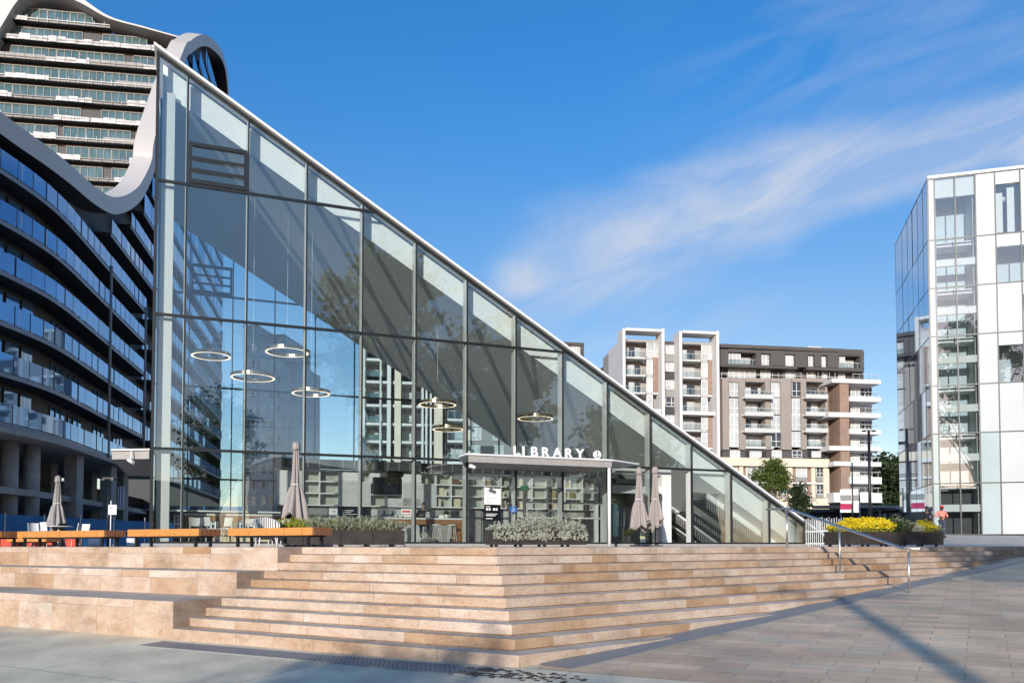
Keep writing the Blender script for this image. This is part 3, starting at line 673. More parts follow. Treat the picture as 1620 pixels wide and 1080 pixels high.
mb = MB(); fbox(mb, fpx(425, 730, 8)[0], fpx(965, 740, 8)[0], 5.6, 5.9, 3.02, 3.38); mb.build('bulkhead', M['dark'], lib)
mb = MB(); s = fpx(430, 730, 5.55)[0]
while s < fpx(965, 740, 5.55)[0]: fbox(mb, s, s + .012, 5.585, 5.598, 3.03, 3.37); s += .46
mb.build('bulkhead_joints', M['lgrey'], lib)
# ---- notices, disabled access sign, exit sign
def panel(name, u0, v0, u1, v1, n_, mat, label, cat, th=.02, group=None):
    s0, z1 = fpx(u0, (v0 + v1) / 2, n_)[0], fpx((u0 + u1) / 2, v0, n_)[1]
    s1, z0 = fpx(u1, (v0 + v1) / 2, n_)[0], fpx((u0 + u1) / 2, v1, n_)[1]
    mb = MB(); fbox(mb, s0, s1, n_, n_ + th, z0, z1); o = mb.build(name, M[mat]); tag(o, label, cat, group); return o, s0, s1, z0, z1
o, s0, s1, z0, z1 = panel('notice_board', 766.5, 771, 792, 797.5, -.07, 'paper', 'white printed opening-hours notice on the glass above a black one', 'notice')
mb = MB()
for k, (a, b) in enumerate(((.12, .7), (.12, .45), (.12, .55), (.12, .75), (.12, .4), (.12, .62), (.12, .8))):
    z = z1 - .1 - k * .075 - (.06 if k > 2 else 0); fbox(mb, s0 + (s1 - s0) * a, s0 + (s1 - s0) * b, -.075, -.0715, z, z + .016)
mb.build('print', M['ink'], o)
o, s0, s1, z0, z1 = panel('notice_board', 766.5, 798, 792, 823, -.07, 'screen', 'black notice with white figures on the glass under a white one', 'notice')
mb = MB(); fbox(mb, s0 + .05, s0 + .22, -.075, -.0715, z1 - .08, z1 - .06)
for a in (.06, .32): 
    fbox(mb, s0 + a, s0 + a + .08, -.075, -.0715, z1 - .2, z1 - .12); fbox(mb, s0 + a + .1, s0 + a + .17, -.075, -.0715, z1 - .2, z1 - .12)
fbox(mb, s0 + .05, s1 - .12, -.075, -.0715, z1 - .34, z1 - .32); fbox(mb, s0 + .05, s1 - .2, -.075, -.0715, z1 - .40, z1 - .375); fbox(mb, s0 + .05, s0 + .3, -.075, -.0715, z0 + .06, z0 + .085)
mb.build('print', M['inkw'], o)
o, s0, s1, z0, z1 = panel('wall_roundel', 774, 758, 784, 768, -.06, 'screen', 'small white round anchor emblem on the glass above the notices', 'emblem', .002)
bpy.data.objects.remove(o)
c2 = F((s0 + s1) / 2, -.03, (z0 + z1) / 2); a = [c2 + fe * (.115 * math.cos(2 * math.pi * k / 24)) + V((0, 0, .115 * math.sin(2 * math.pi * k / 24))) for k in range(24)]
mb = MB(); mb.hexa([p - fn * .04 for p in a], [p - fn * .03 for p in a]); rd = tag(mb.build('wall_roundel', M['white']), 'small white round anchor emblem on the glass above the notices', 'emblem')
mb = MB(); c = c2; y = -.044
stroke([(0, -.08), (0, .075)], .013); stroke([(-.035, .03), (.035, .03)], .012); stroke([(-.065, -.02), (-.04, -.065), (0, -.082), (.04, -.065), (.065, -.02)], .012); mb.build('anchor_emblem', M['gold'], rd)
o, s0, s1, z0, z1 = panel('access_sign', 807, 800.5, 817, 810, -.06, 'signblue', 'small blue access sign with a white figure on the glass', 'sign')
mb = MB(); c = F((s0 + s1) / 2, -.06, (z0 + z1) / 2); y = -.004
stroke([(.0, .06), (-.01, .0), (.04, .0), (.06, -.05)], .018); stroke([(-.05, -.02), (-.045, -.06), (0, -.075), (.03, -.05)], .014); stroke([(0, .075), (.012, .085)], .02); mb.build('figure', M['white'], o)
o, s0, s1, z0, z1 = panel('card_reader', 801, 791.5, 806, 798, -.06, 'black', 'small black card reader on the pale frame beside the notices', 'card reader', .04)
mb = MB(); fbox(mb, s0 + .02, s1 - .02, -.064, -.0605, z0 + .03, z0 + .07); mb.build('keypad', M['grey'], o)
o, s0, s1, z0, z1 = panel('exit_sign', 824, 767.5, 836, 773.5, 1.28, 'signgreen', 'green running-man exit sign hanging behind the entrance glass', 'exit sign', .04)
mb = MB(); c = F(s0 + .1, 1.28, (z0 + z1) / 2); y = -.004; stroke([(0, .06), (.0, .0), (-.04, -.06)], .016); stroke([(.0, .0), (.05, -.05)], .014); stroke([(-.05, .03), (.05, .02)], .012); stroke([(.1, -.06), (.1, .06), (.18, .06), (.18, -.06)], .014); mb.build('running_figure', M['white'], o)
o, s0, s1, z0, z1 = panel('stop_decal', 865.5, 759.5, 871, 765, .03, 'redsign', 'small red round warning sticker on the entrance door glass', 'sticker', .004)
mb = MB(); fbox(mb, s0 + .03, s1 - .03, .026, .029, (z0 + z1) / 2 - .01, (z0 + z1) / 2 + .01); mb.build('bar', M['white'], o)
# ================================================================== INSIDE THE LIBRARY
BN = 5.95
def bpx(u, v, n=BN): return fpx(u, v, n)
bc = empty('bookcase', (0, 0, 0), 'long white wall of shelves and cupboards behind the glass', 'bookcase')
def rectp(u0, v0, u1, v1, n=BN):
    s0 = bpx(u0, (v0 + v1) / 2, n)[0]; s1 = bpx(u1, (v0 + v1) / 2, n)[0]
    return s0, s1, bpx((u0 + u1) / 2, v1, n)[1], bpx((u0 + u1) / 2, v0, n)[1]
sL, sR = bpx(440, 780)[0], bpx(962, 780)[0]; ztop = 3.0
mb = MB(); fbox(mb, sL, sR, BN + .42, BN + .46, .02, ztop); bc_back = mb.build('back_panel', mk('shelf_back', (.38, .40, .34), .6), bc)
# dividers & shelves in metres along the wall
mb = MB()
shz = [2.96, 2.50, 2.02, 1.54]
for z in shz: fbox(mb, sL, sR, BN, BN + .42, z, z + .045)
mb.build('shelf', M['white'], bc)
sdiv = []
s = sL
for u in (440, 478, 506, 537, 568, 586, 612, 637, 666, 690, 714, 741, 767, 793, 817, 842, 868, 894, 922, 962):
    s = bpx(u, 760)[0]; sdiv.append(s)
for s in sdiv:
    mb = MB(); fbox(mb, s - .02, s + .02, BN + .003, BN + .418, 1.585 if 478 < 900 else 0, 2.955); mb.build('divider', M['white'], bc)
# closed cupboard fronts
for (a, b, z0, z1, m) in ((3, 5, 1.59, 2.49, 'lgrey'), (6, 8, 1.59, 1.9, 'lgrey'), (7, 9, 1.59, 2.49, 'lgrey'), (3, 4, 2.56, 2.94, 'white'), (5, 6, 2.56, 2.94, 'white'), (7, 8, 2.56, 2.94, 'white'), (0, 1, 1.59, 2.94, 'white')):
    mb = MB(); fbox(mb, sdiv[a] + .022, sdiv[b] - .022, BN - .02, BN - .002, z0, z1); mb.build('cupboard_door', M[m], bc)
# lower fronts: pale panels, openings between
for (u0, u1, m) in ((440, 520, 'grey'), (522, 536, 'white'), (538, 586, 'dark'), (590, 690, 'lgrey'), (692, 765, 'soffit'), (768, 800, 'dark'), (800, 835, 'lgrey'), (838, 900, 'grey'), (902, 962, 'soffit')):
    s0, s1 = bpx(u0, 810)[0], bpx(u1, 810)[0]
    mb = MB(); fbox(mb, s0, s1, BN + .3, BN + .33, .02, 1.535); mb.build('lower_panel', M[m], bc)
s0 = bpx(524, 800)[0]
mb = MB()
for a, b, c, d in ((.05, .27, .92, .94), (.05, .27, 1.16, 1.18), (.05, .07, .94, 1.16), (.25, .27, .94, 1.16)): fbox(mb, s0 + a, s0 + b, BN + .285, BN + .298, c, d)
for a in (.11, .18): fbox(mb, s0 + a, s0 + a + .04, BN + .285, BN + .298, 1.02, 1.09)
fbox(mb, s0 + .1, s0 + .14, BN + .285, BN + .298, 1.3, 1.36); fbox(mb, s0 + .17, s0 + .21, BN + .285, BN + .298, 1.3, 1.36)
mb.build('wall_numeral', M['ink'], bc)
def screen_thing(u0, v0, u1, v1, label):
    s0, s1, z0, z1 = rectp(u0, v0, u1, v1); o = empty('wall_screen', F((s0 + s1) / 2, BN - .05, z0), label, 'screen', rz=0)
    mb = MB(); fbox(mb, s0, s1, BN - .08, BN - .025, z0, z1); mb = local(o, mb); mb.build('casing', M['black'], o)
    mb = MB(); fbox(mb, s0 + .03, s1 - .03, BN - .084, BN - .081, z0 + .03, z1 - .03); local(o, mb).build('panel', M['screen'], o)
    mb = MB(); fbox(mb, (s0 + s1) / 2 - .1, (s0 + s1) / 2 + .1, BN - .024, BN + .4, z0 + .1, z1 - .1); local(o, mb).build('bracket', M['black'], o)
screen_thing(589, 755, 634, 782, 'large black television on the white shelving behind the counter')
screen_thing(613, 741.5, 637, 752.5, 'small black screen in the top shelf above the large television')
# books: upright ones and short stacks
rb = random.Random(21)
BG = 'books standing on the white library shelves'
for ci in range(8, 19):
    for zi, z in enumerate((2.545, 2.065, 1.585)):
        if rb.random() < .18: continue
        a, b = sdiv[ci], sdiv[ci + 1]; s = a + .05 + rb.random() * .15
        m = rb.choice(['book1', 'book2', 'book3', 'book4', 'book1'])
        for q in range(rb.randint(1, 3)):
            w, h = rb.uniform(.06, .16), rb.uniform(.22, .36)
            if s + w > b - .05: break
            mb = MB(); c = F(s + w / 2, BN + .16, z); mb.obox(F(s, BN + .06, z + .002) - c, fe * w, fn * .2, (0, 0, h))
            m2 = rb.choice([m, 'book3'])
            mb.mi = 1; mb.obox(F(s + .008, BN + .07, z + h + .0025) - c, fe * (w - .016), fn * .185, (0, 0, .004))
            o = mb.build('book', [M[m2], M['paper']]); o.location = c
            tag(o, {'book1': 'tan book standing on the white shelves', 'book2': 'dark brown book standing on the white shelves', 'book3': 'cream book standing on the white shelves', 'book4': 'olive book standing on the white shelves'}[m2], 'book', BG)
            s += w + .012
# two tall tables
def high_table(u0, u1, vtop, n_, label, front):
    s0, s1 = fpx(u0, vtop, n_)[0], fpx(u1, vtop, n_)[0]; zt = fpx((u0 + u1) / 2, vtop, n_)[1]
    o = empty('high_table', F((s0 + s1) / 2, n_ + .4, .02), label, 'table')
    mb = MB(); fbox(mb, s0, s1, n_, n_ + .9, zt - .06, zt); local(o, mb).build('tabletop', M['white'], o)
    mb = MB(); fbox(mb, s0 + .02, s1 - .02, n_ + .02, n_ + .88, zt - .24, zt - .062); local(o, mb).build('apron', M['counter'], o)
    for s in ((s0 + .04, s0 + .34), (s1 - .34, s1 - .04)):
        mb = MB(); fbox(mb, s[0], s[1], n_ + .06, n_ + .84, .02, zt - .242); local(o, mb).build('leg', M['counter'], o)
    return o, s0, s1, zt
ht, hs0, hs1, hz = high_table(592, 739, 818.5, 1.6, 'tall white-topped timber table by the seated person and the stools', True)
high_table(291, 446, 812.5, 1.9, 'long white-topped timber table behind the café chairs at the left of the glass', True)
# stools
def stool(s, n_, z, label):
    o = empty('bar_stool', F(s, n_, .02), label, 'stool', 'bar stools at the tall timber table', math.atan2(fe.y, fe.x))
    mb = MB(); mb.lathe((0, 0, .64), [(.16, 0), (.17, .02), (.17, .035), (.15, .045)], 16); mb.build('seat', M['white'], o)
    for a in range(4):
        d = V((math.cos(a * math.pi / 2 + .78), math.sin(a * math.pi / 2 + .78), 0)); mb = MB(); mb.tube([d * .21, d * .12 + V((0, 0, .64))], .011, 6); mb.build('leg', M['white'], o)
    mb = MB(); mb.tube([V((.185 * math.cos(k * math.pi / 8), .185 * math.sin(k * math.pi / 8), .2)) for k in range(16)], .008, 5, closed=True); mb.build('footrest', M['white'], o)
    return o
st = stool(fpx(691, 850, 1.2)[0], 1.2, .66, 'white bar stool in front of the timber table, just right of the black frame')
o = copy_tree(st); o.location = F(fpx(715, 850, 1.2)[0], 1.2, .02); o['label'] = 'white bar stool in front of the timber table, next to its right leg'
o = copy_tree(st); o.location = F(fpx(676, 850, 2.9)[0], 2.9, .02); o['label'] = 'white bar stool half hidden behind the tall timber table'
# laptop, papers on the counter
def onhigh(s, n_): return F(s, n_, hz)
lp = empty('laptop', onhigh(fpx(680, 815, 2.0)[0], 2.0), 'open grey laptop on the tall timber table before the seated person', 'laptop', rz=math.atan2(fe.y, fe.x))
mb = MB(); mb.box((0, .12, .012), (.34, .24, .018)); mb.build('keyboard', M['steel'], lp)
mb = MB(); mb.obox((-.17, -.0, .022), (.34, 0, 0), (0, -.08, .22), (0, -.008, -.003)); mb.build('lid', M['lgrey'], lp)
bx = MB(); bx.box((0, 0, .055), (.26, .2, .11)); bx.mi = 1; bx.box((0, 0, .115), (.2, .15, .01)); o = bx.build('paper_tray', [M['white'], M['paper']]); o.location = onhigh(fpx(697, 815, 2.1)[0], 2.1); tag(o, 'small white tray of papers on the tall timber table beside the laptop', 'tray')
bx = MB(); bx.obox((-.16, 0, 0), (.32, 0, 0), (0, .03, 0), (0, .12, .3)); bx.mi = 1; bx.box((0, .12, .1), (.3, .02, .2)); o = bx.build('monitor', [M['black'], M['black']]); o.location = onhigh(fpx(720, 815, 2.0)[0], 2.0); tag(o, 'small black monitor on the right end of the tall timber table', 'monitor')
# things on and around the counter
def small(name, mb, mats, loc, label, cat): o = mb.build(name, mats); o.location = loc; return tag(o, label, cat)
bx = MB(); bx.box((0, 0, .2), (.62, .42, .3)); bx.mi = 1; bx.box((0, 0, .37), (.66, .46, .04)); bx.box((0, -.2, .1), (.5, .1, .04)); bx.tube([V((-.15, -.24, .24)), V((-.15, -.24, .13))], .03, 8); bx.tube([V((.15, -.24, .24)), V((.15, -.24, .13))], .03, 8); bx.mi = 0; bx.box((0, 0, .02), (.56, .38, .04))
small('coffee_machine', bx, [M['steel'], M['black']], onhigh(fpx(612, 815, 2.1)[0], 2.1), 'steel coffee machine on the left part of the tall timber table', 'coffee machine').rotation_euler.z = math.atan2(fe.y, fe.x)
bx = MB(); bx.lathe((0, 0, 0), [(.07, 0), (.09, .14), (.08, .15)], 14); bx.mi = 1; rr_ = random.Random(6)
for i in range(60): leafquad(bx, V((rr_.gauss(0, .03), rr_.gauss(0, .03), .14)), V((rr_.gauss(0, 1), rr_.gauss(0, 1), 1.3)), rr_.uniform(.12, .28), .018)
small('potted_plant', bx, [M['white'], M['green']], onhigh(fpx(706, 815, 2.15)[0], 2.15), 'small potted plant on the tall timber table near its right end', 'plant')
for k, (u, lb) in enumerate(((626, 'left one of two paper cups on the tall timber table'), (633, 'right one of two paper cups on the tall timber table'))):
    bx = MB(); bx.lathe((0, 0, 0), [(.03, 0), (.042, .11), (.044, .115)], 12); bx.mi = 1; bx.lathe((0, 0, .116), [(.046, 0), (.044, .014)], 12); small('paper_cup', bx, [M['paper'], M['black']], onhigh(fpx(u, 815, 1.8)[0], 1.8), lb, 'cup')
bx = MB(); bx.box((0, 0, .19), (.4, .025, .3)); bx.mi = 1; bx.box((0, -.016, .24), (.3, .004, .08)); bx.box((0, -.016, .12), (.34, .004, .03)); bx.mi = 2; bx.box((0, .05, .02), (.3, .14, .03))
small('poster_stand', bx, [M['paper'], M['redsign'], M['black']], onhigh(fpx(643, 815, 2.0)[0], 2.0), 'small red and white poster stand on the tall timber table', 'poster')
s0, s1 = bpx(539, 805)[0], bpx(585, 805)[0]
bx = MB(); fbox(bx, s0, s1, BN + .22, BN + .27, .95, 1.5); bx.mi = 1; fbox(bx, s0 + .05, s1 - .05, BN + .213, BN + .219, 1.0, 1.45); bx.mi = 2
for k in range(5): fbox(bx, s0 + .1, s0 + .1 + (s1 - s0) * (.3 + .1 * (k % 3)), BN + .208, BN + .2125, 1.06 + k * .075, 1.085 + k * .075)
tag(bx.build('menu_board', [M['black'], M['screen'], M['inkw']]), 'dark menu board low on the shelving beside the number plate', 'menu board')
# ring lights
ringpix = [(334, 561, 60), (400, 595, 68), (454, 555, 67), (492, 620, 60), (692, 638, 60), (709, 677, 50), (847, 660, 57)]
ringlab = ['thin ring light furthest left in the glass', 'ring light lowest of the left trio, crossing a black frame', 'ring light highest in the group, crossing the second black frame', 'dark ring light against the blue sky beside the black frame', 'bronze ring light hung above another ring over the shelves', 'lower bronze ring light under another ring over the shelves', 'bronze ring light alone above the awning letters']
for (u, v, w), lb in zip(ringpix, ringlab):
    c = onplane(u, v, F0 + fn * 3.2, fn); r = (w * c.y / FPX) / 2
    o = empty('ring_light', c, lb, 'ring light', 'ring lights hanging in the library')
    n = 40; mb = MB()
    def rg(rr, z): return [V((rr * math.cos(2 * math.pi * k / n), rr * math.sin(2 * math.pi * k / n), z)) for k in range(n)]
    L = [rg(r, -.06), rg(r, .06), rg(r - .07, .06), rg(r - .07, -.06)]
    mb.smooth = False
    for q in range(4):
        A, B = L[q], L[(q + 1) % 4]
        if q == 3: continue
        for k in range(n): mb.face([A[k], A[(k + 1) % n], B[(k + 1) % n], B[k]])
    mb.build('band', M['gold'], o)
    mb = MB(); A, B = rg(r - .068, -.061), rg(r - .002, -.061)
    for k in range(n): mb.face([A[k], A[(k + 1) % n], B[(k + 1) % n], B[k]])
    mb.build('diffuser', M['lamp'], o)
    s_ = (c - F0).dot(fe); top = zr(s_) - .9 + 1.6 - c.z
    for k in (0, 1, 2):
        a = 2 * math.pi * k / 3 + .4; p = V((math.cos(a) * (r - .03), math.sin(a) * (r - .03), .06))
        mb = MB(); mb.tube([p, V((0, 0, .9))], .006, 4, False); 
        if k == 0: mb.tube([V((0, 0, .9)), V((0, 0, top))], .005, 4, False)
        mb.build('cable', M['steel'], o)

# ================================================================== PEOPLE
def skin_mesh(verts, edges, radii, sub=1, root=0):
    me = bpy.data.meshes.new('tmp'); me.from_pydata([tuple(v) for v in verts], edges, [])
    o = bpy.data.objects.new('tmp', me); COL.objects.link(o)
    md = o.modifiers.new('s', 'SKIN'); md.use_smooth_shade = True
    for i, r in enumerate(radii):
        r = r if isinstance(r, tuple) else (r, r)
        me.skin_vertices[0].data[i].radius = r; me.skin_vertices[0].data[i].use_root = (i == root)
    if sub: o.modifiers.new('d', 'SUBSURF').levels = sub
    bpy.context.view_layer.update()
    r = bpy.data.meshes.new_from_object(o.evaluated_get(bpy.context.evaluated_depsgraph_get()))
    bpy.data.objects.remove(o); bpy.data.meshes.remove(me); return r
def chainmesh(chains, sub=1):
    """joined skin chains: list of lists of (point, radius); points that coincide are welded"""
    vs, rs_, es, idx = [], [], [], {}
    for ch in chains:
        prev = None
        for p, r in ch:
            key = tuple(round(c, 4) for c in p)
            if key not in idx: idx[key] = len(vs); vs.append(p); rs_.append(r)
            i = idx[key]
            if prev is not None and prev != i: es.append((prev, i))
            prev = i
    return skin_mesh(vs, es, rs_, sub)
def mesh_obj(name, me, mat, parent):
    me.name = name; me.materials.clear(); me.materials.append(mat)
    o = bpy.data.objects.new(name, me); COL.objects.link(o); o.parent = parent; return o
def person(loc, rz, label, pose, shirt, trousers, skin, hat=None):
    """pose: joints in metres, the figure facing local -Y"""
    o = empty('person', loc, label, 'person', rz=rz)
    P = {k: V(v) for k, v in pose.items()}
    mid = lambda a, b, t=.5: P[a].lerp(P[b], t)
    spine = [(P['pelvis'], (.13, .10)), (mid('pelvis', 'chest'), (.12, .095)), (P['chest'], (.145, .10)), (P['neck'], .055), (P['neck'] + (P['head'] - P['neck']) * .45, .055)]
    head = [(P['neck'] + (P['head'] - P['neck']) * .45, .055), (P['head'], (.075, .09)), (P['head'] + V((0, 0, .085)), (.066, .08))]
    ch = [spine, head]
    for s in 'lr':
        ch.append([(P['chest'], (.145, .10)), (P['sh' + s], .055), (P['el' + s], .043), (P['wr' + s], .028)])
        ch.append([(P['pelvis'], (.13, .10)), (P['hip' + s], .085), (P['kn' + s], .058), (P['an' + s], .042), (P['an' + s] + V((0, -.16, -.045)), .035)])
        d = (P['wr' + s] - P['el' + s]).normalized(); sd = d.orthogonal().normalized(); palm = P['wr' + s] + d * .07
        ch.append([(P['wr' + s], .028), (palm, (.036, .018))])
        for q in range(4):
            b = palm + sd * (q - 1.5) * .02; L = (.06, .075, .08, .062)[q]
            ch.append([(palm, (.036, .018)), (b + d * .02, .009), (b + d * (.02 + L * .5) + V((0, -.006, -.006)), .0085), (b + d * (.02 + L) + V((0, -.016, -.02)), .007)])
        ch.append([(palm, (.036, .018)), (palm + sd * .045 - d * .015, .011), (palm + sd * .062 + d * .03, .009)])
    mesh_obj('body', chainmesh(ch), M[skin], o)
    # clothes follow the same skeleton, a little wider
    g = .018
    sh = [[(P['pelvis'] - V((0, 0, .04)), (.145, .115)), (mid('pelvis', 'chest'), (.14, .115)), (P['chest'], (.165, .12)), (P['neck'] - V((0, 0, .05)), .08)]]
    for s in 'lr': sh.append([(P['chest'], (.165, .12)), (P['sh' + s], .074), (P['el' + s], .06), (P['el' + s].lerp(P['wr' + s], .75), .045)])
    mesh_obj('shirt', chainmesh(sh), M[shirt], o)
    tr = []
    for s in 'lr': tr.append([(P['pelvis'] - V((0, 0, .02)), (.142, .112)), (P['hip' + s], .1), (P['kn' + s], .074), (P['an' + s] + V((0, 0, .03)), .058)])
    mesh_obj('trousers', chainmesh(tr), M[trousers], o)
    for s in 'lr': mesh_obj('shoe', chainmesh([[(P['an' + s] + V((0, .03, -.045)), .042), (P['an' + s] + V((0, -.09, -.05)), .042), (P['an' + s] + V((0, -.17, -.055)), .032)]]), M['black'], o)
    H = P['head']
    mb = MB()
    for s in (-1, 1): mb.lathe(H + V((s * .03, -.085, .012)), [(.001, -.008), (.009, 0), (.001, .008)], 8)
    mb.build('eyes', M['black'], o)
    mesh_obj('face', chainmesh([[(H + V((0, -.085, .01)), .012), (H + V((0, -.11, -.02)), .015), (H + V((0, -.095, -.032)), .014)], [(H + V((-.025, -.085, -.055)), .008), (H + V((.025, -.085, -.055)), .008)], [(H + V((-.08, 0, .02)), .012), (H + V((-.086, .01, -.015)), .016)], [(H + V((.08, 0, .02)), .012), (H + V((.086, .01, -.015)), .016)]]), M[skin], o)
    if hat:
        mb = MB(); mb.lathe(H + V((0, .005, .045)), [(.098, -.012), (.1, .02), (.088, .07), (.05, .1), (.01, .108)], 16); mb.obox(H + V((-.07, -.17, .035)), (.14, 0, 0), (0, .09, .01), (0, 0, .012)); mb.build('cap', M[hat], o)
        mb = MB(); mb.lathe(H + V((0, .02, -.02)), [(.06, -.05), (.086, 0), (.088, .05)], 14); mb.build('hair', M['hair'], o)
    else:
        mesh_obj('hair', chainmesh([[(H + V((0, .045, -.03)), (.07, .05)), (H + V((0, .04, .05)), (.09, .075)), (H + V((0, .0, .115)), (.075, .07)), (H + V((0, -.05, .12)), (.05, .045))]]), M['hair'], o)
    return o
stand = dict(pelvis=(0, 0, .93), chest=(0, .01, 1.30), neck=(0, .01, 1.47), head=(0, -.015, 1.60), shl=(.19, .01, 1.40), shr=(-.19, .01, 1.40), ell=(.27, .03, 1.12), elr=(-.27, .03, 1.12), wrl=(.25, -.12, .90), wrr=(-.25, -.12, .90), hipl=(.1, 0, .86), hipr=(-.1, 0, .86), knl=(.11, -.02, .48), knr=(-.11, -.02, .48), anl=(.11, .02, .08), anr=(-.11, .02, .08))
hips = dict(stand, ell=(.36, .06, 1.15), wrl=(.16, -.14, 1.10), elr=(-.40, .04, 1.17), wrr=(-.20, -.12, 1.12))
sit = dict(pelvis=(0, 0, .80), chest=(0, -.03, 1.15), neck=(0, -.06, 1.31), head=(0, -.10, 1.43), shl=(.19, -.03, 1.24), shr=(-.19, -.03, 1.24), ell=(.27, -.14, 1.02), elr=(-.27, -.14, 1.02), wrl=(.12, -.36, 1.08), wrr=(-.12, -.36, 1.08), hipl=(.1, -.04, .76), hipr=(-.1, -.04, .76), knl=(.13, -.42, .74), knr=(-.13, -.42, .74), anl=(.13, -.36, .32), anr=(-.13, -.36, .32))
p = at(1491, 851, 44.0); person((p.x, p.y, pz(p.x, p.y)), R(8), 'person in a salmon shirt and red cap, hands on hips, by the flower planter', hips, 'pink', 'denim', 'skin', 'redsign')
p = at(1467, 851, 46.5); person((p.x, p.y, pz(p.x, p.y)), R(170), 'person in black clothes standing with their back turned before the blue glass', stand, 'blackcloth', 'blackcloth', 'skin')
s_ = fpx(668, 810, 2.9)[0]
person(F(s_, 2.75, .0), R(14), 'person in a dark shirt sitting at the tall timber table with a laptop', sit, 'blackcloth', 'denim', 'skin2')
o = copy_tree(st); o.location = F(s_, 2.78, .02); o['label'] = 'white bar stool carrying the seated person in the dark shirt'

# ================================================================== OUTDOOR FURNITURE
PZ = 1.5
def bench(p0, L, label, legs=2, W_=.6, H_=.43):
    """p0 = right front corner on the plaza, running back-left along the terrace edge"""
    rz = math.atan2(-Ld.y, -Ld.x)
    o = empty('timber_bench', (p0.x, p0.y, PZ), label, 'bench', 'timber benches along the top of the terrace', rz)
    # local: -X runs left along the seat, +Y to the back
    mb = MB(); mb.box((-L / 2, .025, H_ - .085), (L, .05, .17)); mb.mi = 1; x = -.3
    while x > -L + .2:
        for z in (H_ - .04, H_ - .13): mb.tube([V((x, -.004, z)), V((x, .01, z))], .013, 8)
        x -= .55
    mb.build('front_board', [M['bench'], M['black']], o)
    mb = MB(); n = int(W_ / .075)
    for k in range(1, n + 1): mb.box((-L / 2, .012 + k * W_ / (n + .3), H_ - .085), (L - .006, .05, .168))
    mb.build('slats', M['bench'], o)
    for e in (-.001, -L + .001):
        mb = MB()
        for k in range(1, n + 1): mb.box((e, .012 + k * W_ / (n + .3), H_ - .085), (.006, .05, .168))
        mb.build('end_grain', M['benchend'], o)
    mb = MB(); mb.box((-L / 2, W_ / 2 + .02, H_ - .19), (L - .3, W_ - .08, .035)); mb.build('frame', M['black'], o)
    for k in range(legs):
        x = -.22 - (L - .44) * k / (legs - 1)
        mb = MB(); mb.box((x, .1, (H_ - .2) / 2 + .002), (.06, .06, H_ - .205)); mb.box((x, W_ - .08, (H_ - .2) / 2 + .002), (.06, .06, H_ - .205)); mb.build('leg', M['black'], o)
    return o
def bpos(u, Y): p = at(u, 862, Y); return V((p.x, p.y, 0))
bench(bpos(494, 17.6), 2.65, 'orange timber bench nearest the steps, before the striped chairs')
bench(bpos(314, 19.0), 2.65, 'orange timber bench in front of the glass corner, between two longer ones')
bench(bpos(164, 21.0), 4.0, 'long orange timber bench below the pale grey umbrella', 3)
bench(bpos(-1, 22.8), 4.0, 'timber bench cut by the edge of the photo, only its slatted end showing', 3)
o = bench(bpos(72, 27.5), 2.4, 'low weathered timber bench behind the long orange one', 2, .5, .34)
# white pots
for u, lb in ((149.5, 'white round pot standing behind the right end of the long bench'), (209, 'white round pot standing behind the left end of the middle bench')):
    p = bpos(u, 23.5); mb = MB(); mb.lathe((0, 0, 0), [(.13, 0), (.15, .02), (.15, .24), (.135, .25), (.125, .22), (.12, .20)], 20); o = mb.build('white_pot', M['white']); o.location = (p.x, p.y, PZ)
    tag(o, lb, 'pot'); mb = MB(); mb.lathe((0, 0, .19), [(.118, 0), (.118, .012)], 16); mb.build('soil', M['soil'], o)
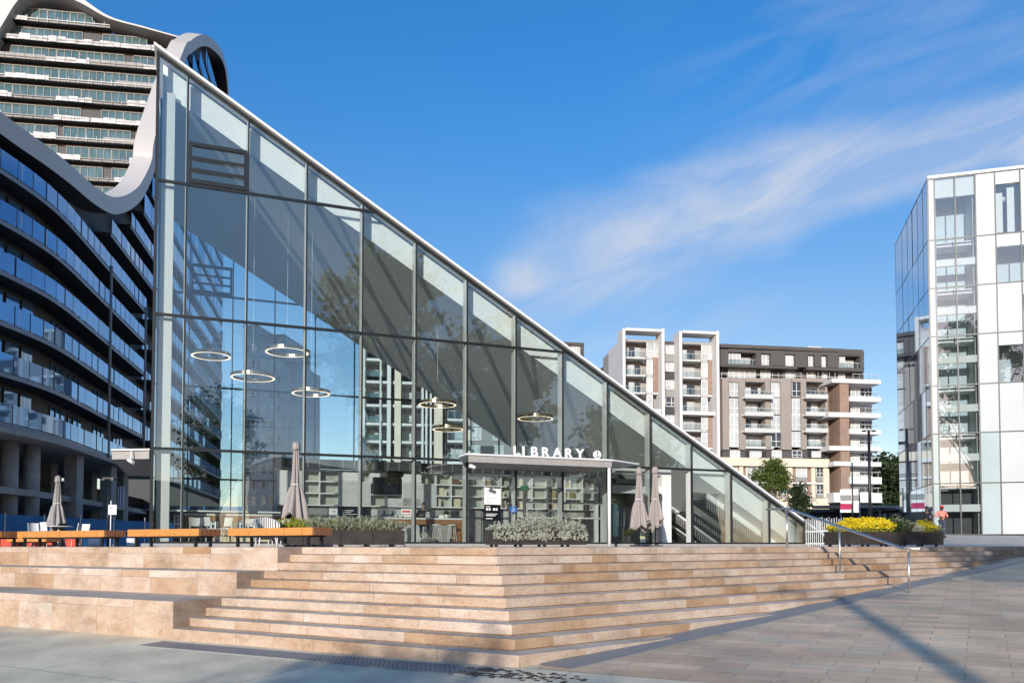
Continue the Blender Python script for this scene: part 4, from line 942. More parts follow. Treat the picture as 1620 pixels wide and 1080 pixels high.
# closed umbrellas: pleated cloth with hanging corners
def umbrella(p, H_, hem, rmax, mat, label, seed, lean=0, z0=PZ):
    o = empty('closed_umbrella', (p.x, p.y, z0), label, 'umbrella', 'closed umbrellas on the plaza'); o.rotation_euler = (lean, lean * .5, seed * 1.3)
    mb = MB(); mb.tube([V((0, 0, 0)), V((0, 0, H_ - .05))], .024, 8); mb.build('pole', M['black'], o)
    mb = MB(); mb.box((0, 0, .03), (.5, .5, .056)); mb.build('base', M['dark'], o)
    rr = random.Random(seed); seg = 64; rows_ = 20; mb = MB(); base = []
    tie = .53; hemvar = [rr.uniform(0, 1) for _ in range(8)]
    for i in range(rows_ + 1):
        t = i / rows_; row = []
        for k in range(seg):
            a = 2 * math.pi * k / seg; lobe = (k * 8 / seg) % 1; li = int(k * 8 / seg) % 8
            z = H_ - .13 - t * (H_ - .13 - hem)
            if t < tie: r = .075 + (.15 - .075) * (t / tie) * 1.0
            else: r = .15 + (rmax - .15) * ((t - tie) / (1 - tie)) ** .8
            if abs(t - tie) < .03: r *= .86
            f = abs(math.sin(math.pi * lobe)); r *= .46 + .54 * f ** .7 + .05 * math.sin(5 * a + 9 * t + seed)
            r *= 1 + .12 * math.sin(3 * a + seed * 2) * t
            if t > .8: z -= (t - .8) / .2 * (.34 * (hemvar[li] - .35) * f + .16 * math.sin(2 * a + seed))
            row.append(V((r * math.cos(a), r * math.sin(a), z)))
        base.append(row)
    for i in range(rows_):
        for k in range(seg):
            l = (k + 1) % seg; mb.smooth = True; mb.face([base[i][k], base[i + 1][k], base[i + 1][l], base[i][l]])
    me = mb.build('canopy', M[mat], o); bm = bmesh.new(); bm.from_mesh(me.data); bmesh.ops.remove_doubles(bm, verts=bm.verts, dist=.0005); bm.to_mesh(me.data); bm.free()
    me.data.polygons.foreach_set('use_smooth', [True] * len(me.data.polygons))
    sd = me.modifiers.new('thick', 'SOLIDIFY'); sd.thickness = .006
    mb = MB(); mb.lathe((0, 0, H_ - .16), [(.12, -.09), (.105, 0), (.1, .1), (.06, .15), (.015, .17)], 32, .1, 8); mb.build('top_cap', M[mat], o)
    mb = MB(); z = H_ - .13 - tie * (H_ - .13 - hem); mb.tube([V((.145 * math.cos(k * math.pi / 10), .145 * math.sin(k * math.pi / 10), z + .02 * math.cos(k * math.pi / 10))) for k in range(20)], .014, 6, closed=True); mb.build('strap', M['white'], o)
    return o
umbrella(bpos(467, 24.6), 3.18, .86, .42, 'umb', 'tall closed mauve-grey umbrella beside the left grey planter', 2)
umbrella(bpos(90, 30.0), 2.62, .78, .36, 'umbgrey', 'closed pale grey umbrella over the white table on the far left', 5)
umbrella(bpos(1011.5, 28.4), 2.78, .72, .37, 'umb', 'closed mauve umbrella before the dark doorway, the left and wider of a pair', 8)
umbrella(bpos(1037, 29.0), 2.86, .75, .30, 'umb', 'closed mauve umbrella before the white door frame, the right and narrower of a pair', 12)
# white café tables and chairs
CG = 'white café chairs'
def chair(p, rz, label, mat='white', z0=PZ, group=CG):
    o = empty('cafe_chair', (p.x, p.y, z0), label, 'chair', group, rz)
    mb = MB(); mb.hexa([V((-.2, -.2, .44)), V((.2, -.2, .44)), V((.18, .2, .43)), V((-.18, .2, .43))], [V((-.2, -.2, .465)), V((.2, -.2, .465)), V((.18, .2, .455)), V((-.18, .2, .455))]); mb.build('seat', M[mat], o)
    mb = MB(); n = 6
    for k in range(n):
        a0, a1 = -.19 + .38 * k / n, -.19 + .38 * (k + 1) / n; f = lambda x: .2 + .05 * (1 - (x / .19) ** 2)
        mb.hexa([V((a0, f(a0), .55)), V((a1, f(a1), .55)), V((a1, f(a1) + .018, .55)), V((a0, f(a0) + .018, .55))], [V((a0, f(a0) + .05, .84)), V((a1, f(a1) + .05, .84)), V((a1, f(a1) + .068, .84)), V((a0, f(a0) + .068, .84))])
    mb.build('backrest', M[mat], o)
    for x, y, b in ((-.18, -.18, 0), (.18, -.18, 0), (-.17, .19, 1), (.17, .19, 1)):
        mb = MB(); mb.tube([V((x * 1.18, y * 1.18, 0)), V((x, y, .45))] + ([V((x, .24, .6))] if b else []), .013, 6); mb.build('leg', M[mat], o)
    return o
def cafe_table(p, label, z0=PZ, r=.36, group='white café tables'):
    o = empty('cafe_table', (p.x, p.y, z0), label, 'table', group)
    mb = MB(); mb.lathe((0, 0, .715), [(r - .01, 0), (r, .006), (r, .02), (r - .005, .026)], 28); mb.build('tabletop', M['white'], o)
    mb = MB(); mb.tube([V((0, 0, .02)), V((0, 0, .715))], .03, 10); mb.build('column', M['white'], o)
    mb = MB(); mb.lathe((0, 0, 0), [(.22, 0), (.22, .012), (.05, .03)], 20); mb.build('base', M['white'], o)
    return o
cafe_table(bpos(92, 29.4), 'white round café table under the pale grey umbrella', r=.5)
chair(bpos(58, 29.0), R(60), 'white café chair left of the table under the grey umbrella')
chair(bpos(79, 28.3), R(150), 'white café chair in front of the table under the grey umbrella')
chair(bpos(112, 29.0), R(-70), 'white café chair right of the table under the grey umbrella')
chair(bpos(127, 30.2), R(-20), 'white café chair set apart to the right of the grey umbrella')
# café seating inside the left bays
def inpos(u, n_): s = fpx(u, 850, n_)[0]; return F(s, n_, 0)
ci = [(312, .9, 40), (333, 1.1, 160), (352, .8, -30), (378, 1.1, 100), (396, .9, 15), (416, 1.2, -60), (305, 3.0, 0), (352, 3.0, 5), (402, 3.0, -5)]
lab = ['white café chair inside the glass, nearest the corner pier', 'white café chair inside the glass, turned to the first round table', 'white café chair inside the glass between the two round tables', 'white café chair inside the glass, left of the second round table', 'white café chair inside the glass, facing the long table', 'white café chair inside the glass, beside the striped chairs', 'white café chair behind the long table, at its left end', 'white café chair behind the long table, at its middle', 'white café chair behind the long table, at its right end']
for (u, n_, a), lb in zip(ci, lab):
    p = inpos(u, n_); chair(p, R(a), lb, z0=1.62)
for u, n_, lb in ((326, 1.55, 'white round café table inside the glass near the corner'), (388, 1.5, 'white round café table inside the glass near the striped chairs')):
    p = inpos(u, n_); cafe_table(p, lb, z0=1.62, r=.33)
# striped tub chairs
def tub(p, rz, label):
    o = empty('striped_armchair', (p.x, p.y, PZ), label, 'chair', 'striped armchairs', rz)
    mb = MB(); n = 18
    def arc(r, z): return [V((r * math.cos(math.pi * (1.15 * k / n - .075)), r * math.sin(math.pi * (1.15 * k / n - .075)) * .95, z + .20 * math.sin(math.pi * k / n) * (z > .5))) for k in range(n + 1)]
    a, b, c, d = arc(.33, .2), arc(.36, .62), arc(.29, .62), arc(.27, .2)
    for k in range(n): mb.face([a[k], a[k + 1], b[k + 1], b[k]]); mb.face([b[k], b[k + 1], c[k + 1], c[k]]); mb.face([c[k], c[k + 1], d[k + 1], d[k]]); mb.face([d[k], d[k + 1], a[k + 1], a[k]])
    for k in (0, n): mb.face([a[k], b[k], c[k], d[k]])
    mb.build('backrest', M['stripe'], o)
    mb = MB(); mb.lathe((0, 0, .30), [(.27, 0), (.28, .04), (.27, .12), (.2, .14)], 20); mb.build('seat', M['stripe'], o)
    for x, y in ((-.2, -.18), (.2, -.18), (-.2, .2), (.2, .2)):
        mb = MB(); mb.tube([V((x * 1.2, y * 1.2, 0)), V((x, y, .31))], .016, 6); mb.build('leg', M['white'], o)
tub(bpos(421, 22.2), R(30), 'black and white striped armchair left of the tall mauve umbrella')
tub(bpos(441, 23.8), R(-40), 'black and white striped armchair directly behind the pole of the tall mauve umbrella')
tub(bpos(489, 25.6), R(-80), 'black and white striped armchair right of the tall mauve umbrella, mostly hidden')
cafe_table(bpos(455, 25.9), 'white round café table behind the tall mauve umbrella')

# ================================================================== PLANTERS AND THEIR PLANTS
def planter(p0, d, widths, W_, H_, label):
    o = empty('steel_planter', (p0.x, p0.y, PZ), label, 'planter', 'rust-brown steel planters', math.atan2(d.y, d.x))
    x = 0; zf = .06
    for w in widths:
        mb = MB(); t = .012
        mb.box((x + w / 2, t / 2, zf + H_ / 2), (w - .012, t, H_)); mb.build('front_panel', M['planter'], o)
        mb = MB(); mb.box((x + w / 2, W_ - t / 2, zf + H_ / 2), (w - .012, t, H_)); mb.build('back_panel', M['planter'], o); x += w
    for e in (.006, x - .006):
        mb = MB(); mb.box((e, W_ / 2, zf + H_ / 2), (.012, W_ - .026, H_)); mb.build('end_panel', M['planter'], o)
    mb = MB(); mb.box((x / 2, W_ / 2, zf + H_ - .06), (x - .03, W_ - .03, .05)); mb.build('soil', M['soil'], o)
    mb = MB(); mb.box((x / 2, W_ / 2, zf + .012), (x - .03, W_ - .03, .02)); mb.build('tray', M['planter'], o)
    x2 = .15
    while x2 < x:
        for y in (.1, W_ - .1): 
            mb = MB(); mb.box((x2, y, zf / 2 + .001), (.08, .06, zf - .004)); mb.build('foot', M['black'], o)
        x2 += .75
    return o, x
def tuft(name, c, rx, ry, h, n, mat, label, cat, seed, spiky=.5, L=.09, w=.012, flower=None, group=None, rz=0, stems=True):
    """a bushy plant: stems with leaves spread through its volume"""
    rr = random.Random(seed); o = empty(name, c, label, cat, group, rz=rz)
    mb = MB(); ms = MB(); mf = MB()
    for i in range(n):
        a = rr.uniform(0, 6.283); q = math.sqrt(rr.random()); x, y = q * rx * math.cos(a), q * ry * math.sin(a)
        hh = h * (.55 + .45 * rr.random()) * (1 - .45 * q * q)
        base = V((x * .75, y * .75, 0)); top = V((x * (1 + spiky * .3), y * (1 + spiky * .3), hh)) + V((rr.gauss(0, .03), rr.gauss(0, .03), 0))
        if stems and i % 3 == 0: ms.tube([base, top], [.005, .003], 4, False)
        m = 9
        for k in range(m):
            t = .15 + .85 * (k + rr.random()) / m; p = base.lerp(top, t)
            d = V((rr.gauss(0, 1), rr.gauss(0, 1), rr.uniform(-.2, 1) + spiky * 1.5)); leafquad(mb, p, d, L * rr.uniform(.6, 1.25), w * rr.uniform(.7, 1.3), V((rr.random() - .5, rr.random() - .5, rr.random() - .5)))
        if flower and rr.random() < flower[1]:
            for k in range(6):
                leafquad(mf, top + V((rr.gauss(0, .02), rr.gauss(0, .02), rr.gauss(0, .015))), V((rr.gauss(0, 1), rr.gauss(0, 1), .8)), flower[2], flower[2] * .45, V((rr.random() - .5, rr.random() - .5, rr.random() - .5)))
    mb.build('foliage', M[mat], o)
    if ms.f: ms.build('stems', M['bark'], o)
    if mf.f: mf.build('flowers', M[flower[0]], o)
    return o
rzf = math.atan2(fe.y, fe.x)
# planter left of the entrance
pA = bpos(448, 22.7); oA, lenA = planter(pA, fe, [.55, .5, .55, .92, .95], .6, .42, 'dark steel planter of grey-green tufts left of the entrance')
for k, (x, h, m, fl, lb) in enumerate(((.30, .40, 'limeleaf', None, 'low lime-yellow plant at the left end of the tufted planter'), (.95, .46, 'laven', ('limeleaf', .3, .03), 'grey-green tuft with yellow tips next to the lime plant'), (1.6, .50, 'laven', ('whitefl', .35, .03), 'grey-green flowering tuft at the middle of the tufted planter'), (2.3, .50, 'laven', ('whitefl', .35, .03), 'grey-green flowering tuft right of the middle of the tufted planter'), (3.0, .44, 'laven', ('whitefl', .12, .03), 'grey-green tuft at the right end of the tufted planter'))):
    c = V((pA.x, pA.y, PZ + .41)) + fe * x + fn * .3
    tuft('tufted_plant', c, .5, .3, h, 210, m, lb, 'plant', 40 + k, 1.2, .12, .009, fl, 'tufted plants in the left planter', rzf)
# planter right of it with silver bushes
pB = bpos(779, 23.0); oB, lenB = planter(pB, fe, [.62, .68, .82, .86], .6, .42, 'dark steel planter of silver bushes under the awning')
for k, (x, h, w, lb) in enumerate(((.4, .26, .42, 'low sparse silver bush at the left end of the planter under the awning'), (1.15, .44, .5, 'silver bush with tall pale shoots, second from the left under the awning'), (1.85, .50, .5, 'tallest silver bush with upright pale shoots under the awning'), (2.55, .38, .46, 'silver bush spilling over the right end of the planter under the awning'))):
    c = V((pB.x, pB.y, PZ + .40)) + fe * x + fn * .28
    o = tuft('silver_bush', c, w, .36, h, 230, 'silver', lb, 'bush', 60 + k, .25, .075, .018, None, 'silver bushes under the awning', rzf)
    rr = random.Random(90 + k); mb = MB()
    for i in range(26 if k else 3):
        x_, y_ = rr.uniform(-w, w) * .9, rr.uniform(-.2, .2); hh = h * rr.uniform(.8, 1.5); p0 = V((x_, y_, h * .5)); p1 = V((x_ + rr.gauss(0, .06), y_, hh))
        for t in range(12): leafquad(mb, p0.lerp(p1, t / 11), V((rr.gauss(0, 1), rr.gauss(0, 1), .6)), .05, .012, V((rr.random(), rr.random(), .1)))
    for i in range(60):
        x_ = rr.uniform(-w, w) * .95; z_ = rr.uniform(-.16, .08)
        for t in range(5): leafquad(mb, V((x_ + rr.gauss(0, .02), -.30 - rr.random() * .04, z_ - t * .015)), V((rr.gauss(0, 1), -1, rr.gauss(0, 1))), .06, .018, V((rr.random(), rr.random(), .1)))
    mb.build('foliage', M['silver'], o)
# flower planter on the right
pC = bpos(1331, 25.6); dC = V((.95, .31, 0)).normalized(); nC = V((-dC.y, dC.x, 0)); oC, lenC = planter(pC, dC, [.80, .84, .84, .84, .80], .8, .42, 'dark steel planter of yellow flowers and shrubs on the right')
for k, (x, h, w, m, fl, lb, ns, sp) in enumerate(((.25, .36, .30, 'limeleaf', ('yellow', .9, .05), 'small lime bush at the left end of the flower planter', 120, .2), (.80, .50, .44, 'limeleaf', ('yellow', 1.1, .07), 'yellow flowering bush beside the lime bush in the flower planter', 330, .0), (1.40, .55, .46, 'limeleaf', ('yellow', 1.1, .07), 'yellow flowering bush at the middle of the large yellow mass', 330, .0), (2.0, .50, .42, 'limeleaf', ('yellow', 1.1, .07), 'yellow flowering bush next to the tall green shrub', 330, .0), (2.72, .66, .46, 'green', ('whitefl', .12, .03), 'tall dark green shrub at the middle of the flower planter', 260, .6), (3.35, .38, .36, 'whitefl', ('whitefl', .8, .03), 'white-flowered bush right of the tall green shrub', 230, .1), (3.85, .46, .38, 'limeleaf', ('yellow', .9, .05), 'sparse yellow bush in the right half of the flower planter', 200, .3), (4.2, .40, .26, 'laven', ('yellow', .3, .03), 'pale wispy bush at the right end of the flower planter', 160, .6))):
    c = V((pC.x, pC.y, PZ + .41)) + dC * x * .935 + nC * .38
    tuft('flowering_bush', c, w, .42, h, ns, m, lb, 'bush', 120 + k, sp, .07, .02, fl, 'bushes in the flower planter', math.atan2(dC.y, dC.x))
# handrail over the steps
hr = empty('handrail', (6.76, 19.94, 1.5), 'double stainless steel handrail running down the right-hand steps', 'handrail')
T1, T2, T3 = V((6.76, 19.94, 1.5)), V((7.59, 18.8, .9)), V((8.55, 17.5, gz(8.55, 17.5)))
dn = (V((T3.x, T3.y, 0)) - V((T1.x, T1.y, 0))).normalized()
rt = [V((T1.x, T1.y, 2.44)) - dn * .55, V((T1.x, T1.y, 2.45)), V((T3.x, T3.y, 1.47)) - dn * .12, V((T3.x, T3.y, 1.47)) + dn * .25]
sd = V((-dn.y, dn.x, 0))
for off in (-.045, .045):
    mb = MB(); mb.tube([p + sd * off for p in rt], .024, 10); local(hr, mb).build('rail', M['steel'], hr)
for q in (rt[0], rt[-1]): mb = MB(); mb.tube([q - sd * .045, q + sd * .045], .024, 10); local(hr, mb).build('rail_end', M['steel'], hr)
for T in (T1, T2, T3):
    t = (V((T.x, T.y, 0)) - V((T1.x, T1.y, 0))).length / (V((T3.x, T3.y, 0)) - V((T1.x, T1.y, 0))).length; zt = 2.45 - .98 * t - .02
    mb = MB(); mb.tube([V((T.x, T.y, T.z)), V((T.x, T.y, zt - .07))], .024, 10); mb.bar(V((T.x, T.y, zt - .07)) - sd * .055, V((T.x, T.y, zt - .07)) + sd * .055, .03, .02)
    for off in (-.045, .045): mb.tube([V((T.x, T.y, zt - .07)) + sd * off, V((T.x, T.y, zt)) + sd * off], .009, 6)
    mb.lathe((T.x, T.y, T.z), [(.06, 0), (.06, .008), (.03, .012)], 14)
    local(hr, mb).build('post', M['steel'], hr)
# white picket fences at the end of the glass
def picket(p0, p1, h, label, n, z0):
    d = (p1 - p0); L = d.length; dn_ = d / L; o = empty('picket_fence', (p0.x, p0.y, z0), label, 'fence')
    mb = MB()
    for i in range(n):
        p = dn_ * (L * (i + .5) / n); mb.bar(p, p + V((0, 0, h + .04 * math.sin(i * 2.1))), .03, .025)
    mb.build('pickets', M['lgrey'], o)
    for z in (.12, h * .55): mb = MB(); mb.bar(V((0, 0, z)) + V((-dn_.y, dn_.x, 0)) * .035, dn_ * L + V((0, 0, z)) + V((-dn_.y, dn_.x, 0)) * .035, .035, .05); mb.build('rail', M['white'], o)
    for q in (V((0, 0, 0)), dn_ * L): mb = MB(); mb.box(q + V((0, 0, h / 2)) - dn_ * .0 + V((-dn_.y, dn_.x, 0)) * .08, (.07, .07, h + .06)); mb.build('post', M['dark'], o)
q0, q1 = bpos(1274, 33.6), bpos(1313, 33.0)
picket(q0, q1, 1.12, 'low white picket gate closing the sharp end of the glass', 12, PZ)
q0, q1 = bpos(1283, 36.6), bpos(1396, 38.5)
picket(q0, q1, 1.3, 'white picket fence behind the yellow flowers', 30, PZ)
# ================================================================== TREES
def tree(base, H_, crown, trunk_r, mat, label, seed, nclump=60, nleaf=90, L=.28, w=.09, clump_r=.9, group=None, cr0=.35, bark='bark'):
    """crown: (rx, ry, rz) ellipsoid centred near the top; branches end in leaf clumps, gaps left between"""
    rr = random.Random(seed); o = empty('tree', base, label, 'tree', group)
    tr = MB(); lean = V((rr.gauss(0, .03), rr.gauss(0, .03), 0)) * H_
    tp = [V((0, 0, -.3))] + [lean * t + V((rr.gauss(0, .02) * H_ * t, rr.gauss(0, .02) * H_ * t, H_ * .86 * t)) for t in (.12, .25, .4, .55, .7, .85, 1)]
    tr.tube(tp, [trunk_r * k for k in (1.25, 1, .9, .8, .66, .5, .34, .12)], 10)
    lf = MB(); cz = H_ - crown[2]
    for i in range(nclump):
        a = rr.uniform(0, 6.283); u = rr.uniform(-1, 1); q = rr.random() ** .45
        c = V((crown[0] * q * math.sqrt(1 - u * u) * math.cos(a), crown[1] * q * math.sqrt(1 - u * u) * math.sin(a), cz + crown[2] * q * u)) + lean * .8
        t = min(.97, max(cr0, (c.z / H_) * rr.uniform(.55, .85))); k = t * 7; i0 = min(6, int(k)); st_ = tp[i0 + 0].lerp(tp[i0 + 1], k - i0)
        mid = st_.lerp(c, .55) + V((rr.gauss(0, .12), rr.gauss(0, .12), rr.uniform(-.1, .25))) * crown[0] * .3
        tr.tube([st_, mid, c], [trunk_r * .26 * (1 - t * .6), trunk_r * .14, trunk_r * .04], 5, False)
        sx, sy, sz = clump_r * rr.uniform(.6, 1.25), clump_r * rr.uniform(.6, 1.25), clump_r * rr.uniform(.4, .8)
        for j in range(nleaf):
            p = c + V((rr.gauss(0, .5) * sx, rr.gauss(0, .5) * sy, rr.gauss(0, .5) * sz))
            d = V((rr.gauss(0, 1), rr.gauss(0, 1), rr.gauss(-.4, .8)))
            leafquad(lf, p, d, L * rr.uniform(.6, 1.3), w * rr.uniform(.7, 1.3), V((rr.random() - .5, rr.random() - .5, rr.random() - .5)))
    tr.build('trunk', M[bark], o); lf.build('crown', M[mat], o); return o
def gpos(x, y): return V((x, y, gz(x, y)))
p = at(1221, 840, 62); tree((p.x, p.y, 1.5), 6.7, (1.25, 1.25, 1.6), .10, 'treegreen', 'feathery light green tree in front of the cream wall, taller of two', 31, 60, 80, .24, .05, .5)
p = at(1268, 840, 60); tree((p.x, p.y, 1.5), 4.7, (.75, .75, 1.3), .08, 'darkleaf', 'small dark bushy tree in front of the cream wall, shorter of two', 33, 50, 70, .2, .05, .42)
for k, (u, Y, h, rx, lb) in enumerate(((1408, 150, 17.5, 5.2, 'broad dark tree filling the gap beside the mirror-glass corner'), (1440, 170, 15, 6, 'dark tree mostly behind the mirror-glass corner'), (1385, 165, 12, 4.0, 'dark tree partly hidden by the end of the white balconies'))):
    p = at(u, 840, Y); tree((p.x, p.y, 1.5), h, (rx, rx, h * .42), .4, 'darkleaf', lb, 50 + k, 110, 90, .75, .24, 1.9)
# the gum trees and planes behind the viewer that the glass mirrors and that shade the paving
tree(gpos(7.3, -14), 15.2, (3.2, 3.2, 4.4), .28, 'gum', 'gum tree behind the viewer shading the far right of the steps', 61, 90, 100, .3, .1, .85)
tree(gpos(-8.7, -22), 9.9, (2.9, 2.9, 2.8), .18, 'green', 'round tree behind the viewer shading the pale concrete at lower left', 62, 90, 120, .24, .11, .75)
tree(gpos(25.5, -18), 32, (6.5, 6.5, 8.5), .55, 'gumback', 'tallest gum tree, mirrored in the middle panes of the glass', 63, 120, 62, .7, .24, 1.6)
tree(gpos(36.5, -12), 26, (6, 6, 8), .5, 'gumback', 'gum tree mirrored to the right in the glass above the awning', 64, 115, 62, .7, .24, 1.5)
tree(gpos(31, -20), 22, (6, 6, 7), .5, 'gumback', 'gum tree mirrored low behind the ring lights', 65, 110, 62, .7, .24, 1.5)
tree(gpos(43, -2), 16, (5, 5, 5.5), .4, 'gumback', 'gum tree mirrored near the sharp end of the glass', 66, 80, 90, .55, .17, 1.3)
# ---- lamp posts
def lamp_post(x, y, z, h, r, arm, label, rz=0):
    o = empty('lamp_post', (x, y, z), label, 'lamp post', rz=rz)
    mb = MB(); mb.tube([V((0, 0, -.4)), V((0, 0, h))], [r, r * .8], 12); mb.build('pole', M['black'], o)
    mb = MB(); mb.lathe((0, 0, 0), [(r * 2.2, 0), (r * 2.2, .03), (r * 1.2, .05)], 14); mb.build('base', M['black'], o)
    mb = MB(); mb.box((0, 0, h + .03), (arm, .09, .06)); mb.build('arm', M['black'], o)
    for s in (-1, 1):
        mb = MB(); mb.box((s * arm * .42, 0, h - .035), (arm * .3, .22, .06)); mb.build('lamp_head', M['black'], o)
    return o
lamp_post(-.22, -13.5, gz(-.22, -13.5), 8.9, .19, 2.6, 'tall lamp post behind the viewer throwing the long shadow over the pavers')
p = at(1377, 845, 66); lamp_post(p.x, p.y, 1.5, 9.4, .13, 1.0, 'tall black lamp post in front of the white balconies')
p = at(170.5, 845, 33); lamp_post(p.x, p.y, 1.5, 2.75, .04, .45, 'short black lamp post beside a small white sign on the left')
p = at(1427.5, 845, 90); o = lamp_post(p.x, p.y, 1.5, 4.2, .08, 1.1, 'slim pale lamp post before the dark trees')
for ch in o.children: ch.data.materials.clear(); ch.data.materials.append(M['lgrey'])
# banners
p = at(1344.5, 845, 70); o = empty('banner_pole', (p.x, p.y, 1.5), 'dark pole carrying two printed white banners', 'banner')
mb = MB(); mb.tube([V((.28, 0, 0)), V((.28, 0, 7.2))], .06, 8); mb.build('pole', M['black'], o)
for a, b in ((-.78, .2), (.33, .95)):
    mb = MB(); mb.bar(V((.28, 0, 4.95)), V((a if a < 0 else b, 0, 4.95)), .03); mb.build('bracket', M['lgrey'], o)
    mb = MB(); n = 8
    for k in range(n):
        z0, z1 = 4.9 - 2.0 * k / n, 4.9 - 2.0 * (k + 1) / n; y0, y1 = .06 * math.sin(k * 1.1), .06 * math.sin((k + 1) * 1.1)
        mb.mi = 1 if (k in (5, 6) and a < 0) else (2 if k in (2, 3) else 0)
        mb.hexa([V((a, y0, z0)), V((b, y0 + .05, z0)), V((b, y0 + .065, z0)), V((a, y0 + .015, z0))][::-1], [V((a, y1, z1)), V((b, y1 + .05, z1)), V((b, y1 + .065, z1)), V((a, y1 + .015, z1))][::-1])
    mb.build('banner', [M['white'], M['magenta'], M['grey']], o)
# small sign on a pole at the left
p = at(174.5, 862, 30); o = empty('sign_post', (p.x, p.y, PZ), 'small white sign on a thin white pole at the left', 'sign')
mb = MB(); mb.tube([V((0, 0, 0)), V((0, 0, 1.7))], .022, 8); mb.build('pole', M['white'], o)
mb = MB(); mb.box((.08, -.035, 1.36), (.3, .03, .36)); mb.build('board', M['paper'], o)
mb = MB(); mb.box((.03, -.052, 1.42), (.12, .003, .06)); mb.box((.03, -.052, 1.28), (.14, .003, .03)); mb.build('print', M['ink'], o)
# red water-filled barriers and blue hoarding of the building site
for k, u in enumerate((8, 40, 75, 112)):
    p = at(u, 861, 36 + k * .6); o = empty('plastic_barrier', (p.x, p.y, PZ), ['red plastic barrier at the left edge behind the benches', 'red plastic barrier second from the left edge', 'red plastic barrier behind the legs of the white café table', 'red plastic barrier nearest the small white sign'][k], 'barrier', 'red barriers behind the benches', R(-6))
    mb = MB(); mb.hexa([V((-.45, -.22, 0)), V((.45, -.22, 0)), V((.45, .22, 0)), V((-.45, .22, 0))], [V((-.45, -.08, .42)), V((.45, -.08, .42)), V((.45, .08, .42)), V((-.45, .08, .42))]); mb.build('body', M['red'], o)
    mb = MB(); mb.box((0, 0, .46), (.7, .12, .08)); mb.build('handle', M['red'], o)
h0, h1 = at(-60, 845, 47), at(240, 845, 58); hd = V((h1.x - h0.x, h1.y - h0.y, 0)); hl = hd.length; hd /= hl; hn = V((-hd.y, hd.x, 0))
o = empty('site_hoarding', (h0.x, h0.y, PZ), 'long blue hoarding in front of the concrete columns', 'hoarding')
k = 0; x = 0
while x < hl:
    mb = MB(); mb.obox(hd * x, hd * 2.36, hn * .03, V((0, 0, 1.95 - .25 * (x / hl)))); mb.build('panel', M['hoard'], o)
    mb = MB(); mb.box(hd * (x - .02) - hn * .03 + V((0, 0, 1.0)), (.06, .06, 2.0)); mb.build('post', M['lgrey'], o); x += 2.4

# ================================================================== DARK BLUE BALCONY BUILDING WITH THE WAVE PARAPET
B0 = V((-30.4, 53, 0))
def heading(t):
    k = min(1, max(0, (t + 7) / 12)); k = k * k * (3 - 2 * k); return R(6) + (R(-11.5) - R(6)) * k
path = {0: B0.copy()}
p = B0.copy()
for i in range(1, 400):
    t = i * .25; a = heading(t); p = p + V((math.sin(a), math.cos(a), 0)) * .25; path[i] = p.copy()
p = B0.copy()
for i in range(1, 120):
    t = -i * .25; a = heading(t); p = p - V((math.sin(a), math.cos(a), 0)) * .25; path[-i] = p.copy()
def PT(t, off=0):
    i = math.floor(t / .25); f = t / .25 - i; a = heading(t); q = path[i].lerp(path[i + 1], f)
    return q + V((-math.cos(a), math.sin(a), 0)) * off       # off > 0 : into the building
def blu(u, v):
    q = onplane(u, v, PT(20), V((math.cos(R(-11.5)), -math.sin(R(-11.5)), 0)))
    d = V((math.sin(R(-11.5)), math.cos(R(-11.5)), 0)); return 20 + (q - PT(20)).dot(d), q.z
lowpx = [(110, 296), (140, 321), (165, 336), (180, 338), (200, 331), (220, 312), (238, 272), (246, 225), (287, 100), (299, 83.5), (313.8, 73.6), (325, 74), (338.5, 83.5), (347, 94.6), (352.0, 108), (355, 126), (357, 152)]
curve = [(-26, 26.9), (-14, 26.3), (-6, 25.8), (-1.5, 25.95)] + [blu(u, v) for u, v in lowpx]
def catmull(P, n=8):
    out = []
    for i in range(len(P) - 1):
        p0, p1, p2, p3 = P[max(0, i - 1)], P[i], P[i + 1], P[min(len(P) - 1, i + 2)]
        for k in range(n):
            t = k / n; out.append(tuple(.5 * (2 * p1[j] + (p2[j] - p0[j]) * t + (2 * p0[j] - 5 * p1[j] + 4 * p2[j] - p3[j]) * t * t + (3 * p1[j] - p0[j] - 3 * p2[j] + p3[j]) * t ** 3) for j in (0, 1)))
    out.append(P[-1]); return out
cv2 = catmull(curve)
cv2 = [c for i, c in enumerate(cv2) if i == 0 or c[0] > cv2[i - 1][0] - .2]
TEND = cv2[-1][0]
def zrib(t):
    for (a, za), (b, zb) in zip(cv2, cv2[1:]):
        if a <= t <= b: return za + (zb - za) * (t - a) / max(1e-6, b - a)
    return cv2[0][1] if t < cv2[0][0] else cv2[-1][1]
blue = empty('balcony_building', (B0.x, B0.y, 1.5), 'dark building of blue glass balconies under a white wave-shaped parapet', 'building')
blue.location = (0, 0, 0)
mb = MB(); sf = MB(); TH = 1.3; DP = 1.4
up = []
for i, (t, z) in enumerate(cv2):
    a, b = cv2[max(0, i - 1)], cv2[min(len(cv2) - 1, i + 1)]; d = V((b[0] - a[0], b[1] - a[1])).normalized(); n = V((-d.y, d.x)); th = TH * (1 if t < 70 else 1.25)
    up.append((t + n.x * th, z + n.y * th))
